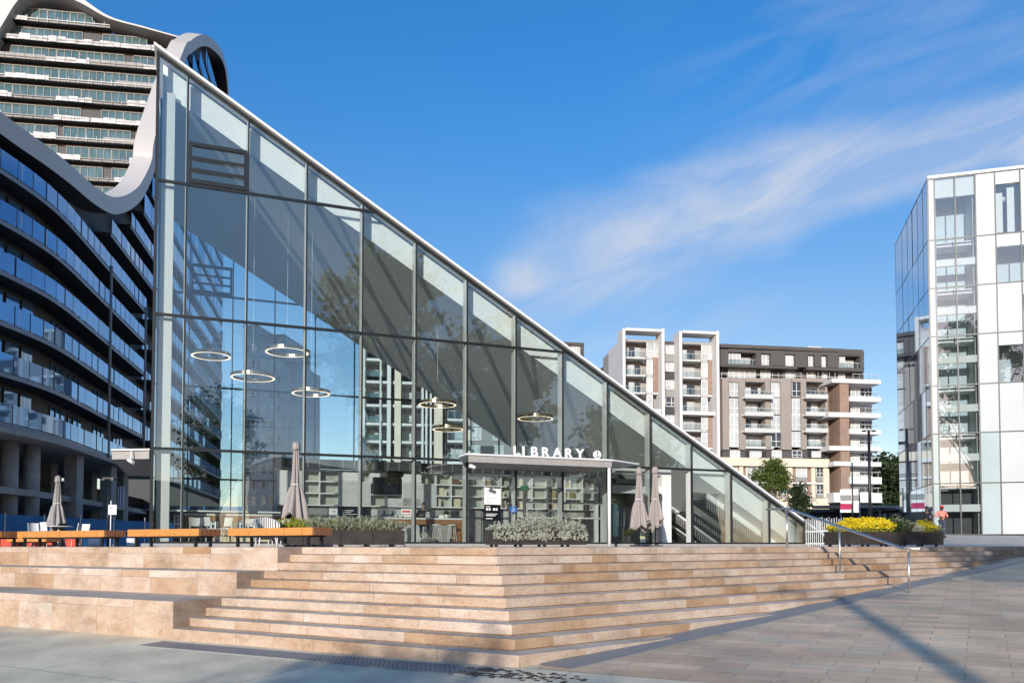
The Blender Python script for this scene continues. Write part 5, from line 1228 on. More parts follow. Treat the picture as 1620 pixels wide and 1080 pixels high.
for i in range(len(cv2) - 1):
    def q(pt, off): t = min(max(pt[0], -29), 95); v = PT(t, off); return V((v.x, v.y, pt[1]))
    lo0, lo1, hi0, hi1 = cv2[i], cv2[i + 1], up[i], up[i + 1]
    mb.face([q(lo0, -.35), q(lo1, -.35), q(hi1, -.35), q(hi0, -.35)]); mb.face([q(hi0, -.35), q(hi1, -.35), q(hi1, DP), q(hi0, DP)])
    sf.face([q(lo1, -.35), q(lo0, -.35), q(lo0, DP), q(lo1, DP)]); mb.face([q(lo1, DP), q(lo0, DP), q(hi0, DP), q(hi1, DP)])
mb.build('wave_parapet', M['rib'], blue); sf.build('parapet_soffit', M['shadowbox'], blue)  # parapet underside coloured dark to stand for its shade
def runs(t0, t1, z, step):
    t = t0; cur = []
    while t < t1:
        ok = z < zrib(t + step / 2) - .15
        if ok: cur.append(t)
        elif cur: yield cur[0], cur[-1] + step; cur = []
        t += step
    if cur: yield cur[0], cur[-1] + step
ST = 1.5
rw = random.Random(77)
for k in range(0, 20):
    zb, zt = 8.92 + 3.02 * k, (10.04 if k < 8 else 10.75) + 3.02 * k
    segs = [(-25, 24), (27.5, 78)] if k < 6 else [(-25, 78)]
    for a0, a1 in segs:
        for ta, tb in runs(a0, min(a1, TEND - .5), zt, ST):
            if tb - ta < ST * 1.5: continue
            glassb, slab = MB(), MB(); post = glassb; n = int(round((tb - ta) / ST))
            for i in range(n):
                u0, u1 = ta + ST * i, ta + ST * (i + 1)
                A, Bq = PT(u0), PT(u1); d = (Bq - A); nn = V((d.y, -d.x, 0)).normalized()
                j = rw.uniform(-.01, .01)
                o_ = A + d * .03 + V((0, 0, zb)) + nn * (.05 + j); glassb.mi = 0; glassb.obox(o_, d * .94 + nn * rw.uniform(-.03, .03), -nn * .03, V((0, 0, zt - zb)))
                post.mi = 1; post.bar(A + nn * .03 + V((0, 0, zb - .05)), A + nn * .03 + V((0, 0, zt + .02)), .05)
                C, D = PT(u0, 1.5), PT(u1, 1.5)
                slab.hexa([A + V((0, 0, zb - .32)), C + V((0, 0, zb - .32)), D + V((0, 0, zb - .32)), Bq + V((0, 0, zb - .32))][::-1], [A + V((0, 0, zb - .02)), C + V((0, 0, zb - .02)), D + V((0, 0, zb - .02)), Bq + V((0, 0, zb - .02))][::-1]); slab.m[-1] = 1
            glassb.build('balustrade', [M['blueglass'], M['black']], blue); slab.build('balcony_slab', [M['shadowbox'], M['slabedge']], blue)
# white privacy screens between some balconies
for k in range(0, 6):
    for t0 in (-3.6, -.9, 12.2):
        zb = 8.92 + 3.02 * k
        if zb + 1.2 > zrib(t0) - .2 or (k + int(t0)) % 3 == 2 and t0 > 0: continue
        a, b = PT(t0, .12), PT(t0, .55); mb = MB(); mb.bar(a + V((0, 0, zb + .05)), a + V((0, 0, zb + 1.05)), .34, .05); mb.build('privacy_screen', M['white'], blue)
# dark recessed wall and its windows
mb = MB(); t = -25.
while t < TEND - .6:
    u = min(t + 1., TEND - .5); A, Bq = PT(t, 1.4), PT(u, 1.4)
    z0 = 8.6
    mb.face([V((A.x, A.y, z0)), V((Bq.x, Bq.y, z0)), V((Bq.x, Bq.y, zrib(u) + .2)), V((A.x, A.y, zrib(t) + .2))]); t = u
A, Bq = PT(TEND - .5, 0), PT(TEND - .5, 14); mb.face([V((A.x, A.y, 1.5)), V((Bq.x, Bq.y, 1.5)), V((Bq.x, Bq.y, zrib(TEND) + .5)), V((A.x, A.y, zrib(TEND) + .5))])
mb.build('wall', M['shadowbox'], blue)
wt = [-22, -18, -14, -10, -6.4, -2.8, 3.6, 7.4, 13.4, 19.2]
for k in range(0, 7):
    for j, t0 in enumerate(wt):
        zb = 8.92 + 3.02 * k; n = 2 if t0 < -1 else 3; w = 1.5 if t0 < -1 else .8
        if zb + 2.4 > zrib(t0) or zb + 2.4 > zrib(t0 + n * (w + .25)): continue
        mb = MB()
        for i in range(n):
            a, b = PT(t0 + i * (w + .28), 1.36), PT(t0 + i * (w + .28) + w, 1.36); mb.mi = 0
            d = b - a; mb.obox(a + V((0, 0, zb + .1)), d, V((-d.y, d.x, 0)).normalized() * .04, V((0, 0, 2.3)))
            mb.mi = 1; mb.bar(a + V((0, 0, zb + .1)), a + V((0, 0, zb + 2.4)), .06)
        mb.build('window', [M['blueglass'], M['frame']], blue)
farw = MB(); nwin = len([c for c in blue.children if c.name.startswith('window')])
for k in range(17, -1, -1):
    zb = 8.92 + 3.02 * k; t = 29.
    while t < TEND - 3:
        if zb + 2.4 < min(zrib(t), zrib(t + 1.1)):
            mb = farw if nwin >= 98 or k < 9 else MB(); a, b = PT(t, 1.36), PT(t + 1.0, 1.36); d = b - a; mb.obox(a + V((0, 0, zb + .1)), d, V((-d.y, d.x, 0)).normalized() * .04, V((0, 0, 2.2)))
            if mb is not farw: mb.build('window', M['blueglass'], blue); nwin += 1
        t += rw.choice([1.4, 1.4, 3.6])
if farw.f: tag(farw.build('far_windows', M['blueglass'], blue), kind='stuff')
# vertical pipe and party fin
for t0 in (24.2, 12.6):
    a = PT(t0, -.05); mb = MB(); mb.tube([V((a.x, a.y, 8.4)), V((a.x, a.y, 24.3))], .12, 8); mb.build('downpipe', M['grey'], blue)
# podium: raw concrete slabs and columns, deep dark void
mb = MB(); t = -25.
while t < 30:
    A, Bq, C, D = PT(t, -.3), PT(t + 1, -.3), PT(t, 14), PT(t + 1, 14)
    mb.hexa([V((x.x, x.y, 8.25)) for x in (A, C, D, Bq)][::-1], [V((x.x, x.y, 8.55)) for x in (A, C, D, Bq)][::-1]); t += 1
mb.build('podium_soffit', M['rawconcrete'], blue)
mb = MB(); t = -25.
while t < 30:
    A, Bq, C, D = PT(t, 1.0), PT(t + 1, 1.0), PT(t, 14), PT(t + 1, 14)
    mb.hexa([V((x.x, x.y, 4.75)) for x in (A, C, D, Bq)][::-1], [V((x.x, x.y, 5.15)) for x in (A, C, D, Bq)][::-1]); t += 1
mb.build('podium_slab', M['rawconcrete'], blue)
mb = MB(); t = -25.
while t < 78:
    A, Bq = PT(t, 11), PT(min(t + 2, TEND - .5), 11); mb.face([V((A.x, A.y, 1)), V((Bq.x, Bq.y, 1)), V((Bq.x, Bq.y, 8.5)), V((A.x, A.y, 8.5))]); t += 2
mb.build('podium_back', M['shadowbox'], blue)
for i, (u, Y, r) in enumerate(((13, 52, .5), (48, 54, .5), (-40, 50, .5), (115, 60.5, .5), (170, 68.5, .5), (190, 75, .5), (75, 66, .45), (140, 75, .45))):
    p = at(u, 845, Y); mb = MB()
    if r == .5 and i < 3: mb.tube([V((p.x, p.y, 1.4)), V((p.x, p.y, 8.3))], r, 20)
    else: mb.box((p.x, p.y, 4.9), (.95, .95, 6.9))
    mb.build('column', M['rawconcrete'], blue)
p0, p1 = at(187, 769, 66), at(196, 801, 66)
o = empty('striped_sign', (p0.x, p0.y, p1.z), 'blue and white striped upright sign hung in the dark podium', 'sign')
mb = MB(); w = p1.x - p0.x; h = p0.z - p1.z; mb.box((w / 2, 0, h / 2), (w, .06, h)); mb.build('board', M['paper'], o)
mb = MB()
for k in (.25, .7): mb.box((w * k, -.035, h / 2), (w * .16, .004, h)); 
mb.build('stripes', M['signblue'], o)
mb = MB(); mb.bar(V((0, .03, 0)), V((0, .03, h)), .05); mb.build('edge', M['redsign'], o)

# ================================================================== TOWER UNDER CONSTRUCTION
TY = 118.; T0 = at(60, 800, TY); td = V((.988, .15, 0)).normalized(); tn = V((-td.y, td.x, 0)); T0.z = 0
def tpx(u, v, off=0):
    q = onplane(u, v, T0 + tn * off, tn) - T0; return q.dot(td), q.z
def TP(s, off, z): return T0 + td * s + tn * off + V((0, 0, z))
tow = empty('unfinished_tower', (0, 0, 0), 'pale apartment tower with half-wrapped balconies framed by a white arch', 'building')
topc = [tpx(u, v) for u, v in ((-60, -10), (60, -6), (94, -1), (132, 13), (176, 37), (230, 52), (285, 68))]
def ttop(s):
    for (a, za), (b, zb) in zip(topc, topc[1:]):
        if a <= s <= b: return za + (zb - za) * (s - a) / (b - a)
    return topc[0][1] if s < topc[0][0] else topc[-1][1]
SR = tpx(286, 80)[0]; SL = tpx(-70, 80)[0]
mb = MB(); s = SL
while s < SR - .1:
    u = min(s + 1.5, SR); mb.hexa([TP(s, 1.2, 15), TP(u, 1.2, 15), TP(u, 14, 15), TP(s, 14, 15)], [TP(s, 1.2, ttop(s) - 1), TP(u, 1.2, ttop(u) - 1), TP(u, 14, ttop(u) - 1), TP(s, 14, ttop(s) - 1)]); s = u
mb.build('core_wall', M['dark'], tow)
rt_ = random.Random(9)
for k in range(0, 18):
    z = 79.6 - 2.93 * k
    sr = SR
    # slab stops where the roof line slopes below it
    ss = [SL + (SR - SL) * i / 80 for i in range(81)]; ok = [s for s in ss if ttop(s) > z + .4]
    if len(ok) < 3: continue
    s0, s1 = ok[0], ok[-1] - (0 if k > 5 else 0)
    mb = MB(); mb.obox(TP(s0, 0, z - .3), td * (s1 - s0), tn * 1.15, V((0, 0, .28))); mb.mi = 1; mb.obox(TP(s0, .1, z - .36), td * (s1 - s0), tn * 1.1, V((0, 0, .055))); mb.build('floor_slab', [M['slab'], M['shadowbox']], tow)  # thin dark plate paints in the shade under the slab
    # parapets: grey boards, white wrapping, bare rails
    s = s0; wr, gr, rl_ = MB(), MB(), MB()
    while s < s1 - .5:
        L = min(rt_.uniform(3, 8), s1 - s); typ = rt_.choice('wwgr' if k < 9 else 'gwr')
        if s > s1 - 5: typ = 'r'
        if typ == 'w':
            q = s; wr = MB()
            while q < s + L - .2:
                l = min(rt_.uniform(.8, 1.8), s + L - q); mb_ = wr; h = rt_.uniform(.6, .95); mb_.obox(TP(q, -.12 - rt_.random() * .12, z - .35), td * (l - .05), tn * .08, V((0, 0, h))); q += l
            wr.build('wrapped_parapet', M['wrap'], tow)
        elif typ == 'g': gr = MB(); gr.obox(TP(s, -.08, z - .3), td * (L - .1), tn * .1, V((0, 0, .8))); gr.build('parapet_board', M['slab'], tow)
        for x in range(int(L / 1.4) + 1):
            q = s + x * 1.4; rl_.bar(TP(q, -.15, z - .45), TP(q, -.15, z + .45), .06); 
        rl_.bar(TP(s, -.16, z + .02), TP(s + L, -.16, z + .02), .1, .12)
        s += L
    rl_.build('edge_rail', M['grey' if k % 3 else 'lgrey'], tow)
    s = s0 + 1
    while s < s1 - 3.4 and k < 15:
        if s + 3.3 > tpx(-8, 200)[0] and z + 2.4 < ttop(s):
            mb = MB(); mb.obox(TP(s, 1.12, z + .02), td * 3.1, tn * .05, V((0, 0, 2.15))); mb.mi = 1
            for q in (0, 1.02, 2.05, 3.1): mb.bar(TP(s + q, 1.09, z), TP(s + q, 1.09, z + 2.2), .09)
            mb.bar(TP(s, 1.09, z + 2.2), TP(s + 3.1, 1.09, z + 2.2), .12)
            mb.build('window', [M['tealglass'], M['grey']], tow)
        s += 3.2 + (rt_.choice([.7, 1.2, 2.8]) if rt_.random() < .2 else 0)
inner = [(-26, 110), (-10, 78), (0, 62), (9, 48), (18, 33), (28, 17), (40, 4), (58, -3), (94, -1), (132, 13), (176, 37), (230, 52), (285, 67)]
outer = [(-60, 90), (-38, 50), (-20, 26), (-4, 8), (12, -10), (26, -20), (44, -24), (66, -22), (98, -14), (134, 6), (177, 34), (231, 50), (286, 65.5)]
A_, B_ = catmull([tpx(*p) for p in inner], 5), catmull([tpx(*p) for p in outer], 5)
mb = MB()
for i in range(len(A_) - 1):
    a0, a1, b0_, b1 = A_[i], A_[i + 1], B_[i], B_[i + 1]
    f = lambda p, o_: TP(p[0], o_, p[1])
    mb.face([f(a0, -1.2), f(a1, -1.2), f(b1, -1.2), f(b0_, -1.2)]); mb.face([f(a1, -1.2), f(a0, -1.2), f(a0, 3), f(a1, 3)]); mb.face([f(b0_, -1.2), f(b1, -1.2), f(b1, 3), f(b0_, 3)]); mb.face([f(a0, 3), f(b0_, 3), f(b1, 3), f(a1, 3)])
mb.build('white_arch', M['rib'], tow)

# ================================================================== APARTMENTS IN THE MIDDLE DISTANCE
A0_ = at(1140, 800, 140.); A0_.z = 0; ad = V((.988, .157, 0)).normalized(); an = V((-ad.y, ad.x, 0))
class Facade:
    """a facade laid out in photograph pixels on one vertical plane of the place"""
    def __init__(s, P0, d): s.P0, s.d, s.n = P0, d, V((-d.y, d.x, 0))
    def px(s, u, v, off=0): q = onplane(u, v, s.P0 + s.n * off, s.n) - s.P0; return q.dot(s.d), q.z
    def pt(s, a, off, z): return s.P0 + s.d * a + s.n * off + V((0, 0, z))
    def rect(s, u0, v0, u1, v1, off=0):
        um, vm = (u0 + u1) / 2, (v0 + v1) / 2
        return s.px(u0, vm, off)[0], s.px(u1, vm, off)[0], s.px(um, v1, off)[1], s.px(um, v0, off)[1]
    def box(s, mb, u0, v0, u1, v1, o0, o1):
        a, b, z0, z1 = s.rect(u0, v0, u1, v1, o0); mb.obox(s.pt(a, o0, z0), s.d * (b - a), s.n * (o1 - o0), V((0, 0, z1 - z0)))
    def mbox(s, u0, v0, u1, v1, o0, o1, name, mat, par): mb = MB(); s.box(mb, u0, v0, u1, v1, o0, o1); return mb.build(name, M[mat], par)
    def window(s, u0, v0, u1, v1, off, par, pane='pane', cols=2, rail=.62, fr='white'):
        a, b, z0, z1 = s.rect(u0, v0, u1, v1, off); mb = MB(); f = .09
        mb.obox(s.pt(a, off - .03, z0), s.d * (b - a), s.n * .06, V((0, 0, z1 - z0))); mb.mi = 1
        for k in range(cols + 1): x = a + (b - a) * k / cols; mb.obox(s.pt(x - f / 2, off - .1, z0), s.d * f, s.n * .065, V((0, 0, z1 - z0)))
        for z in (z0, z0 + (z1 - z0) * (1 - rail), z1): mb.obox(s.pt(a + f / 2 + .005, off - .09, z - f / 2), s.d * (b - a - f - .01), s.n * .055, V((0, 0, f)))
        if pane == 'mix': mb.mi = 0; mb.obox(s.pt(a + .1, off - .045, z0 + .1), s.d * ((b - a) * .45), s.n * .012, V((0, 0, (z1 - z0) * .5)))
        return mb.build('window', [M['paneD'] if pane in ('dark',) else M['pane'], M[fr]], par)
    def balcony(s, u0, v0, u1, v1, out, par, slabpx=4, solid=False, rec=1.8, win=True, mat='white'):
        """recess from v0 (top) to v1 (floor line) with a slab and rail standing out"""
        a, b, z0, z1 = s.rect(u0, v0, u1, v1, -out); th = .3
        mb = MB(); mb.obox(s.pt(a, -out, z0 - th), s.d * (b - a), s.n * (out + rec), V((0, 0, th))); sl = mb.build('balcony_slab', M[mat], par)
        mb = MB(); h = 1.02
        if solid:
            mb.obox(s.pt(a, -out - .02, z0 - th - .05), s.d * (b - a), s.n * .14, V((0, 0, .75)))
        for k in range(int((b - a) / .9) + 1): mb.bar(s.pt(a + .05 + k * .9, -out + .06, z0), s.pt(a + .05 + k * .9, -out + .06, z0 + h), .04)
        mb.bar(s.pt(a, -out + .06, z0 + h), s.pt(b, -out + .06, z0 + h), .06); mb.mi = 1
        mb.obox(s.pt(a + .05, -out + .08, z0 + .05), s.d * (b - a - .1), s.n * .015, V((0, 0, .9)))
        mb.build('balcony_rail', [M['lgrey'], M['clearbal']], sl)
        if win:
            mb = MB(); n = max(2, int((b - a) / 1.1))
            for k in range(n):
                x0, x1 = a + .15 + (b - a - .3) * k / n, a + .15 + (b - a - .3) * (k + 1) / n - .06; mb.mi = 0 if rq.random() < .6 else 1
                mb.obox(s.pt(x0, rec - .07, z0 + .02), s.d * (x1 - x0), s.n * .05, V((0, 0, (z1 - z0) * .84)))
            mb.build('balcony_door', [M['pane'], M['paneD']], par)
M['clearbal'] = glass('balcony_glass', (.86, .9, .9), 1.0)
rq = random.Random(4)
ap = empty('apartment_block', (0, 0, 0), 'long taupe apartment block with dark top floors, white balconies and brick-brown panels', 'building')
FA = Facade(A0_, ad)
GY = 846
# taupe body with openings left between piers: piers, spandrels and dark backing
FA.mbox(1141, 600, 1310, GY, 2.2, 20, 'core', 'soffit', ap)
FA.mbox(1140, 548.5, 1366, 597, 1.9, 20, 'top_core', 'charc', ap)
rows = [(604, 622.5), (630, 650), (657, 676), (683, 702)]
cols_w = [(1153.5, 1169.5), (1219.5, 1235.5), (1252, 1267.5)]
cols_b = [(1179.5, 1211), (1276, 1308)]
edges = [1143] + sorted([x for c in cols_w + cols_b for x in c]) + [1309.5]
piers = [(1143, 1153.5), (1169.5, 1179.5), (1211, 1219.5), (1235.5, 1252), (1267.5, 1276), (1306, 1309.5)]
for a, b in piers: FA.mbox(a, 598, b, 711, 0, 2.3, 'pier', 'taupe', ap)
for a, b in cols_w + cols_b: FA.mbox(a, 598, b, 604, .004, 2.3, 'lintel', 'taupe', ap)
for i, (a, b) in enumerate(cols_w):
    for j, (v0, v1) in enumerate(rows):
        FA.window(a + .6, v0 + .5, b - .6, v1 + 4.5, .35, ap, rq.choice(['pane', 'mix', 'mix', 'pane', 'dark']), 2)
        if j < 3: FA.mbox(a, v1 + 4.6, b, rows[j + 1][0], .25, 2.0, 'spandrel', rq.choice(['grey', 'lgrey', 'dark', 'lgrey']), ap)
for i, (a, b) in enumerate(cols_b):
    for j, (v0, v1) in enumerate(rows):
        FA.balcony(a - (1.5 if j < 3 else 0), v0, b + (13 if i == 0 else 2), v1 + 4.5, 1.3 if j < 3 else 0, ap, solid=j < 3, rec=1.9)
# dark lower row
FA.mbox(1143, 711, 1310, 724, .5, 2.2, 'dark_row_wall', 'charc', ap)
for a, b in ((1155, 1170), (1221, 1236), (1253, 1268)): FA.window(a, 712.5, b, 723.5, .35, ap, 'dark' if a > 1250 else 'pane', 2)
for a, b in ((1180, 1212), (1278, 1306)):
    FA.mbox(a, 713, b, 723.5, .38, .45, 'recess', 'shadowbox', ap); FA.window(a + 6, 714, b - 8, 723, .3, ap, 'pane', 3)
# cream base
FA.mbox(1100, 724, 1312, 737, -.6, 2, 'cream_band', 'cream', ap)
FA.mbox(1100, 787, 1312, 806, -.6, 2, 'cream_plinth', 'cream', ap)
for a, b in ((1100, 1104), (1120, 1124), (1128, 1132), (1170, 1176), (1198, 1200), (1226, 1232), (1247, 1254), (1284, 1290), (1303, 1312)): FA.mbox(a, 737, b, 787, -.1, .34, 'cream_pier', 'cream' if b - a > 3 else 'offwhite', ap)
FA.mbox(1104, 761.5, 1303, 764.5, -.4, .2, 'mid_sill', 'offwhite', ap)
FA.mbox(1104, 737, 1303, 787, .35, .8, 'base_wall', 'wood', ap)
for a, b, pn in ((1106, 1118, 'dark'), (1134, 1142, 'pane'), (1148, 1166, 'pane'), (1180, 1196, 'pane'), (1202, 1224, 'pane'), (1234, 1244, 'dark'), (1259, 1276, 'pane'), (1291.5, 1302, 'dark')):
    for v0, v1 in ((738.5, 754), (766, 781)):
        FA.window(a, v0, b, v1, .25, ap, pn, 2); FA.mbox(a, v1 + .6, b, v1 + (7 if v0 < 750 else 5.5), .22, .345, 'spandrel', 'grey', ap)
# top two dark floors
FA.mbox(1140, 547.5, 1334, 553, -.2, 1.9, 'roof_edge', 'charc', ap); FA.mbox(1334, 555, 1367, 560, -.2, 1.9, 'roof_edge', 'charc', ap)
tops = [(1140, 1152, 0), (1152, 1196, 'b'), (1196, 1204, 0), (1204, 1219, 'w'), (1219, 1242, 0), (1242, 1258, 'w'), (1258, 1278, 0), (1278, 1289, 'w'), (1289, 1299, 0), (1299, 1309, 'w'), (1309, 1327, 0), (1327, 1361, 'b'), (1361, 1367, 0)]
for a, b, k in tops:
    dv = (a - 1140) * .03; v0, v1 = 554 + dv, 577 + dv
    if k == 0: FA.mbox(a, v0 - 2, b, v1, -.1, 1.9, 'dark_pier', 'charc', ap)
    else:
        FA.mbox(a, v0 - 2, b, v0 + 3, -.1, 1.9, 'dark_lintel', 'charc', ap)
        if k == 'w': FA.window(a + .8, v0 + 3.2, b - .8, v1 - .5, .5, ap, rq.choice(['pane', 'mix']), 2)
        else: FA.balcony(a, v0 + 3, b, v1, 0, ap, rec=1.85, mat='charc'); FA.window(a + 1, v0 + 3.2, a + 19 if b - a > 40 else a + 9, v1 - .5, .5, ap, 'pane', 3)
FA.mbox(1140, 577, 1262, 581.5, -.1, 1.9, 'dark_sill', 'charc', ap); FA.mbox(1276, 581, 1367, 586, -.1, 1.9, 'dark_sill', 'charc', ap)
for a, b in ((1152, 1195), (1203, 1218), (1243, 1256), (1277, 1289), (1300, 1308), (1326, 1336)): FA.window(a, 585, b, 599, 1.75, ap, rq.choice(['pane', 'pane', 'mix']), 2 if b - a < 20 else 5)
mb = MB()
for u in range(1142, 1326, 9): a, z = FA.px(u, 599)[0], FA.px(u, 599)[1]; mb.bar(FA.pt(a, .15, z), FA.pt(a, .15, z + 1.1), .06)
a0, a1 = FA.px(1141, 595)[0], FA.px(1326, 595)[0]; z = FA.px(1235, 593.3)[1]; mb.bar(FA.pt(a0, .15, z), FA.pt(a1, .15, z), .07)
mb.build('roof_rail', M['lgrey'], ap)
mb = MB(); FA.box(mb, 1276, 549.5, 1308, 552.5, 4, 9); FA.box(mb, 1278, 548, 1300, 549.5, 5, 8); mb.build('roof_plant', M['lgrey'], ap)
# brown-clad end with white balconies
FA.mbox(1329.5, 605, 1344, 790, -2.2, 6, 'brick_brown_pier', 'wood', ap); FA.mbox(1310, 600, 1330, 806, 1.5, 12, 'recess_wall', 'taupe', ap)
FA.mbox(1344, 605, 1380, 800, 1.9, 14, 'end_core', 'soffit', ap)
sl = [(599.5, 606, 1316, 1393.5), (627.5, 635, 1344, 1393.5), (652.5, 660, 1311, 1393.5), (679, 686.5, 1344, 1394), (705.5, 712.5, 1312, 1394.5), (730, 737, 1319, 1394.5), (754, 765, 1344, 1395), (779, 794.5, 1319, 1395.5)]
for i, (v0, v1, a, b) in enumerate(sl):
    o = FA.mbox(a, v0, b, v1, -2.6, 4, 'white_balcony', 'offwhite', ap)
    mb = MB(); x0, x1 = FA.px(1350, v0, -2.5)[0], FA.px(b - .8, v0, -2.5)[0]; z = FA.px(1370, v0, -2.6)[1]
    for k in range(int((x1 - x0) / 1.2) + 1): mb.bar(FA.pt(x0 + k * 1.2, -2.4, z), FA.pt(x0 + k * 1.2, -2.4, z + .9), .05)
    mb.bar(FA.pt(x0, -2.4, z + .9), FA.pt(x1, -2.4, z + .9), .06); mb.bar(FA.pt(x1, -2.4, z + .9), FA.pt(x1, 3, z + .9), .06)
    mb.build('balcony_rail', M['lgrey'], o)
    if i < 7:
        w0, w1 = v1 + 1, sl[i + 1][0] - .5
        FA.window(1345.5, w0, 1359.5, w1, .3, ap, rq.choice(['pane', 'pane', 'mix']), 2); FA.window(1361.5, w0 + 1.5, 1379, w1, 1.75, ap, rq.choice(['mix', 'dark', 'pane']), 3)
# left pair of white-framed bays
LW = empty('white_framed_tower', (0, 0, 0), 'pale apartment tower with two white roof frames and brown panels', 'building')
FA.mbox(988, 541, 1138, GY, 2.4, 16, 'core', 'soffit', LW)
FA.mbox(984.5, 537.5, 988, GY, .6, 9, 'side_wall', 'offwhite', LW); FA.mbox(985, 545, 989, GY, 9.2, 14, 'side_recess', 'taupe', LW); FA.mbox(984, 541, 988, GY, 14.2, 19, 'side_wall', 'offwhite', LW); FA.mbox(984.5, 556, 992, GY, 19.2, 38, 'side_block', 'charc', LW)
for (ul, ur, vt, b0_, b1, w0, w1, t0) in ((985.7, 1052.2, 519.5, 990.3, 1021, 1023, 1048, 1033), (1075.8, 1139, 523.5, 1080.3, 1108.5, 1109.5, 1134.8, 1119.8)):
    fo = FA.mbox(ul, vt, ul + 4.4, GY, -1.6, 1.4, 'white_frame_post', 'offwhite', LW); FA.mbox(ur - 4.4, vt, ur, GY, -1.6, 1.4, 'white_frame_post', 'offwhite', LW); FA.mbox(ul + 4.4, vt, ur - 4.4, vt + 4, -1.6, 1.4, 'white_frame_beam', 'offwhite', LW)
    FA.mbox(ul + 4.4, vt + 18, ur - 4.4, vt + 21.5, .3, 2.4, 'roof_slab', 'soffit', LW)
    for k in range(10):
        v0 = vt + 21.5 + 27.7 * k; v1 = v0 + 23.5
        FA.balcony(b0_, v0, b1, v1, .1, LW, rec=2.2, mat='lgrey')
        if k == 0: FA.window(w0, v0 + .5, w1, v1, .4, LW, 'pane', 2)
        else:
            FA.window(w0, v0 + .5, t0 - 1, v1, .4, LW, rq.choice(['pane', 'mix', 'pane']), 1)
            if k % 3 == 1: FA.mbox(t0, v0 - 4, w1, v0 + 23.5 + 27.7, .35, 2, 'brown_panel', 'wood', LW)
        if k % 3 == 2: FA.mbox(ul + 4.4, v1 + 26.5, ur - 4.4, v1 + 32, -.8, 1.2, 'white_band', 'offwhite', LW)
        FA.mbox(w0, v1, w1, v1 + 3.5, .5, 2.3, 'floor_edge', 'lgrey', LW)
FA.mbox(1052.2, 540, 1075.8, 544.5, .9, 2.4, 'roof_edge', 'charc', LW)
for k in range(10):
    v0 = 545 + 27.7 * k; FA.window(1053, v0, 1071.5, v0 + 14.5, 1.2, LW, 'pane' if k != 3 else 'dark', 2); FA.mbox(1052.4, v0 + 14.8, 1071.8, v0 + 27.4, .9, 2.3, 'grey_panel', 'dark' if k % 2 else 'grey', LW)
# small dark block peeping over the glass roof
FD = Facade(at(905, 800, 175.), V((.98, .2, 0)).normalized()); db = empty('dark_block', (0, 0, 0), 'dark flat-roofed block just showing above the sloping glass roof', 'building')
FD.mbox(860, 540.5, 924, GY, .4, 14, 'wall', 'charc', db); FD.mbox(860, 540.5, 924, 545, -.3, .4, 'roof_edge', 'charc', db); FD.mbox(920, 545, 924, 600, -.3, .4, 'fin', 'charc', db); FD.window(903, 547, 917.5, 566, .3, db, 'mix', 3)
FD.mbox(856, 560, 902, GY, -.2, .35, 'lower_wall', 'soffit', db)
# ---- flats seen through both glass walls
FB = Facade(at(640, 800, 104.), V((.985, .17, 0)).normalized()); fb = empty('framed_flats', (0, 0, 0), 'grey and white balcony flats seen through the glass between the ring lights', 'building')
FB.mbox(576, 545, 705, GY, 2.2, 14, 'core', 'dark', fb)
for v in (533, 568, 603, 640, 669, 697, 724): FB.mbox(573, v, 686, v + 4, -.6, 2.2, 'floor_slab', 'offwhite', fb)
for a, b, m in ((573, 577, 'lgrey'), (600, 603, 'lgrey'), (612, 618, 'offwhite'), (624, 634, 'cream'), (652, 655, 'lgrey'), (667, 670, 'offwhite'), (673, 676, 'offwhite'), (680, 683, 'offwhite'), (687, 700, 'cream')): FB.mbox(a, 535, b, GY, -1.0, 1.0, 'frame_post', m, fb)
FB.mbox(700, 560, 706, GY, 0, 1.2, 'dark_post', 'shadowbox', fb)
for v in (572, 607, 644, 673, 701):
    for a, b in ((577, 599), (603, 612), (635, 652), (655, 667)): FB.window(a + 1, v + 3, b - 1, v + 23, 1.9, fb, rq.choice(['pane', 'mix', 'dark']), 2)
    FB.mbox(577, v + 14, 600, v + 23, .4, .48, 'balcony_panel', 'tealglass', fb)
fg = empty('grey_flats', (0, 0, 0), 'grey flats with square windows seen through the glass above the awning', 'building')
FB.mbox(707, 560, 860, GY, 3.2, 18, 'core', 'grey', fg)
for v in (598, 633, 667, 701): FB.balcony(708, v, 738, v + 29, .4, fg, rec=2, mat='offwhite')
FB.mbox(738, 560, 744, GY, 2.4, 3.2, 'pier', 'cream', fg)
for u in (745, 780, 815): 
    for v in (600, 655, 677, 705): FB.window(u, v, u + 16, v + 19, 3.1, fg, 'mix', 2)
FB.mbox(744, 640, 860, 648, 2.6, 3.2, 'band', 'lgrey', fg); FB.mbox(760, 705, 782, 722, 3.0, 3.2, 'panel', 'dark', fg)
FC = Facade(at(420, 800, 165.), V((.985, -.12, 0)).normalized()); fc_ = empty('stepped_flats', (0, 0, 0), 'pale blue-grey stepped flats seen through the lower left panes', 'building')
M['bluegrey'] = mk('sky_tinted_render', (.30, .38, .43), .8, nscale=.3, namt=.1)  # blue of the sky mirrored in the back glass, put into the wall colour
for a, b, v in ((384, 408, 516), (408, 450, 531), (450, 467, 574)):
    FC.mbox(a, v, b, GY, 0, 14, 'wall', 'bluegrey', fc_); FC.mbox(a, v - 2, b, v, -.3, 14, 'roof_edge', 'grey', fc_)
for v in range(545, 800, 24):
    for u in (389, 398, 414, 426, 438): FC.window(u, v, u + 6.5, v + 13, -.05, fc_, rq.choice(['dark', 'mix']), 1)
FE = Facade(at(340, 800, 64.), V((.97, .24, 0)).normalized()); sh_ = empty('low_shed', (0, 0, 0), 'long low dark building seen through the bottom left panes', 'building')
FE.mbox(232, 808, 470, GY, .5, 10, 'wall', 'dark', sh_)
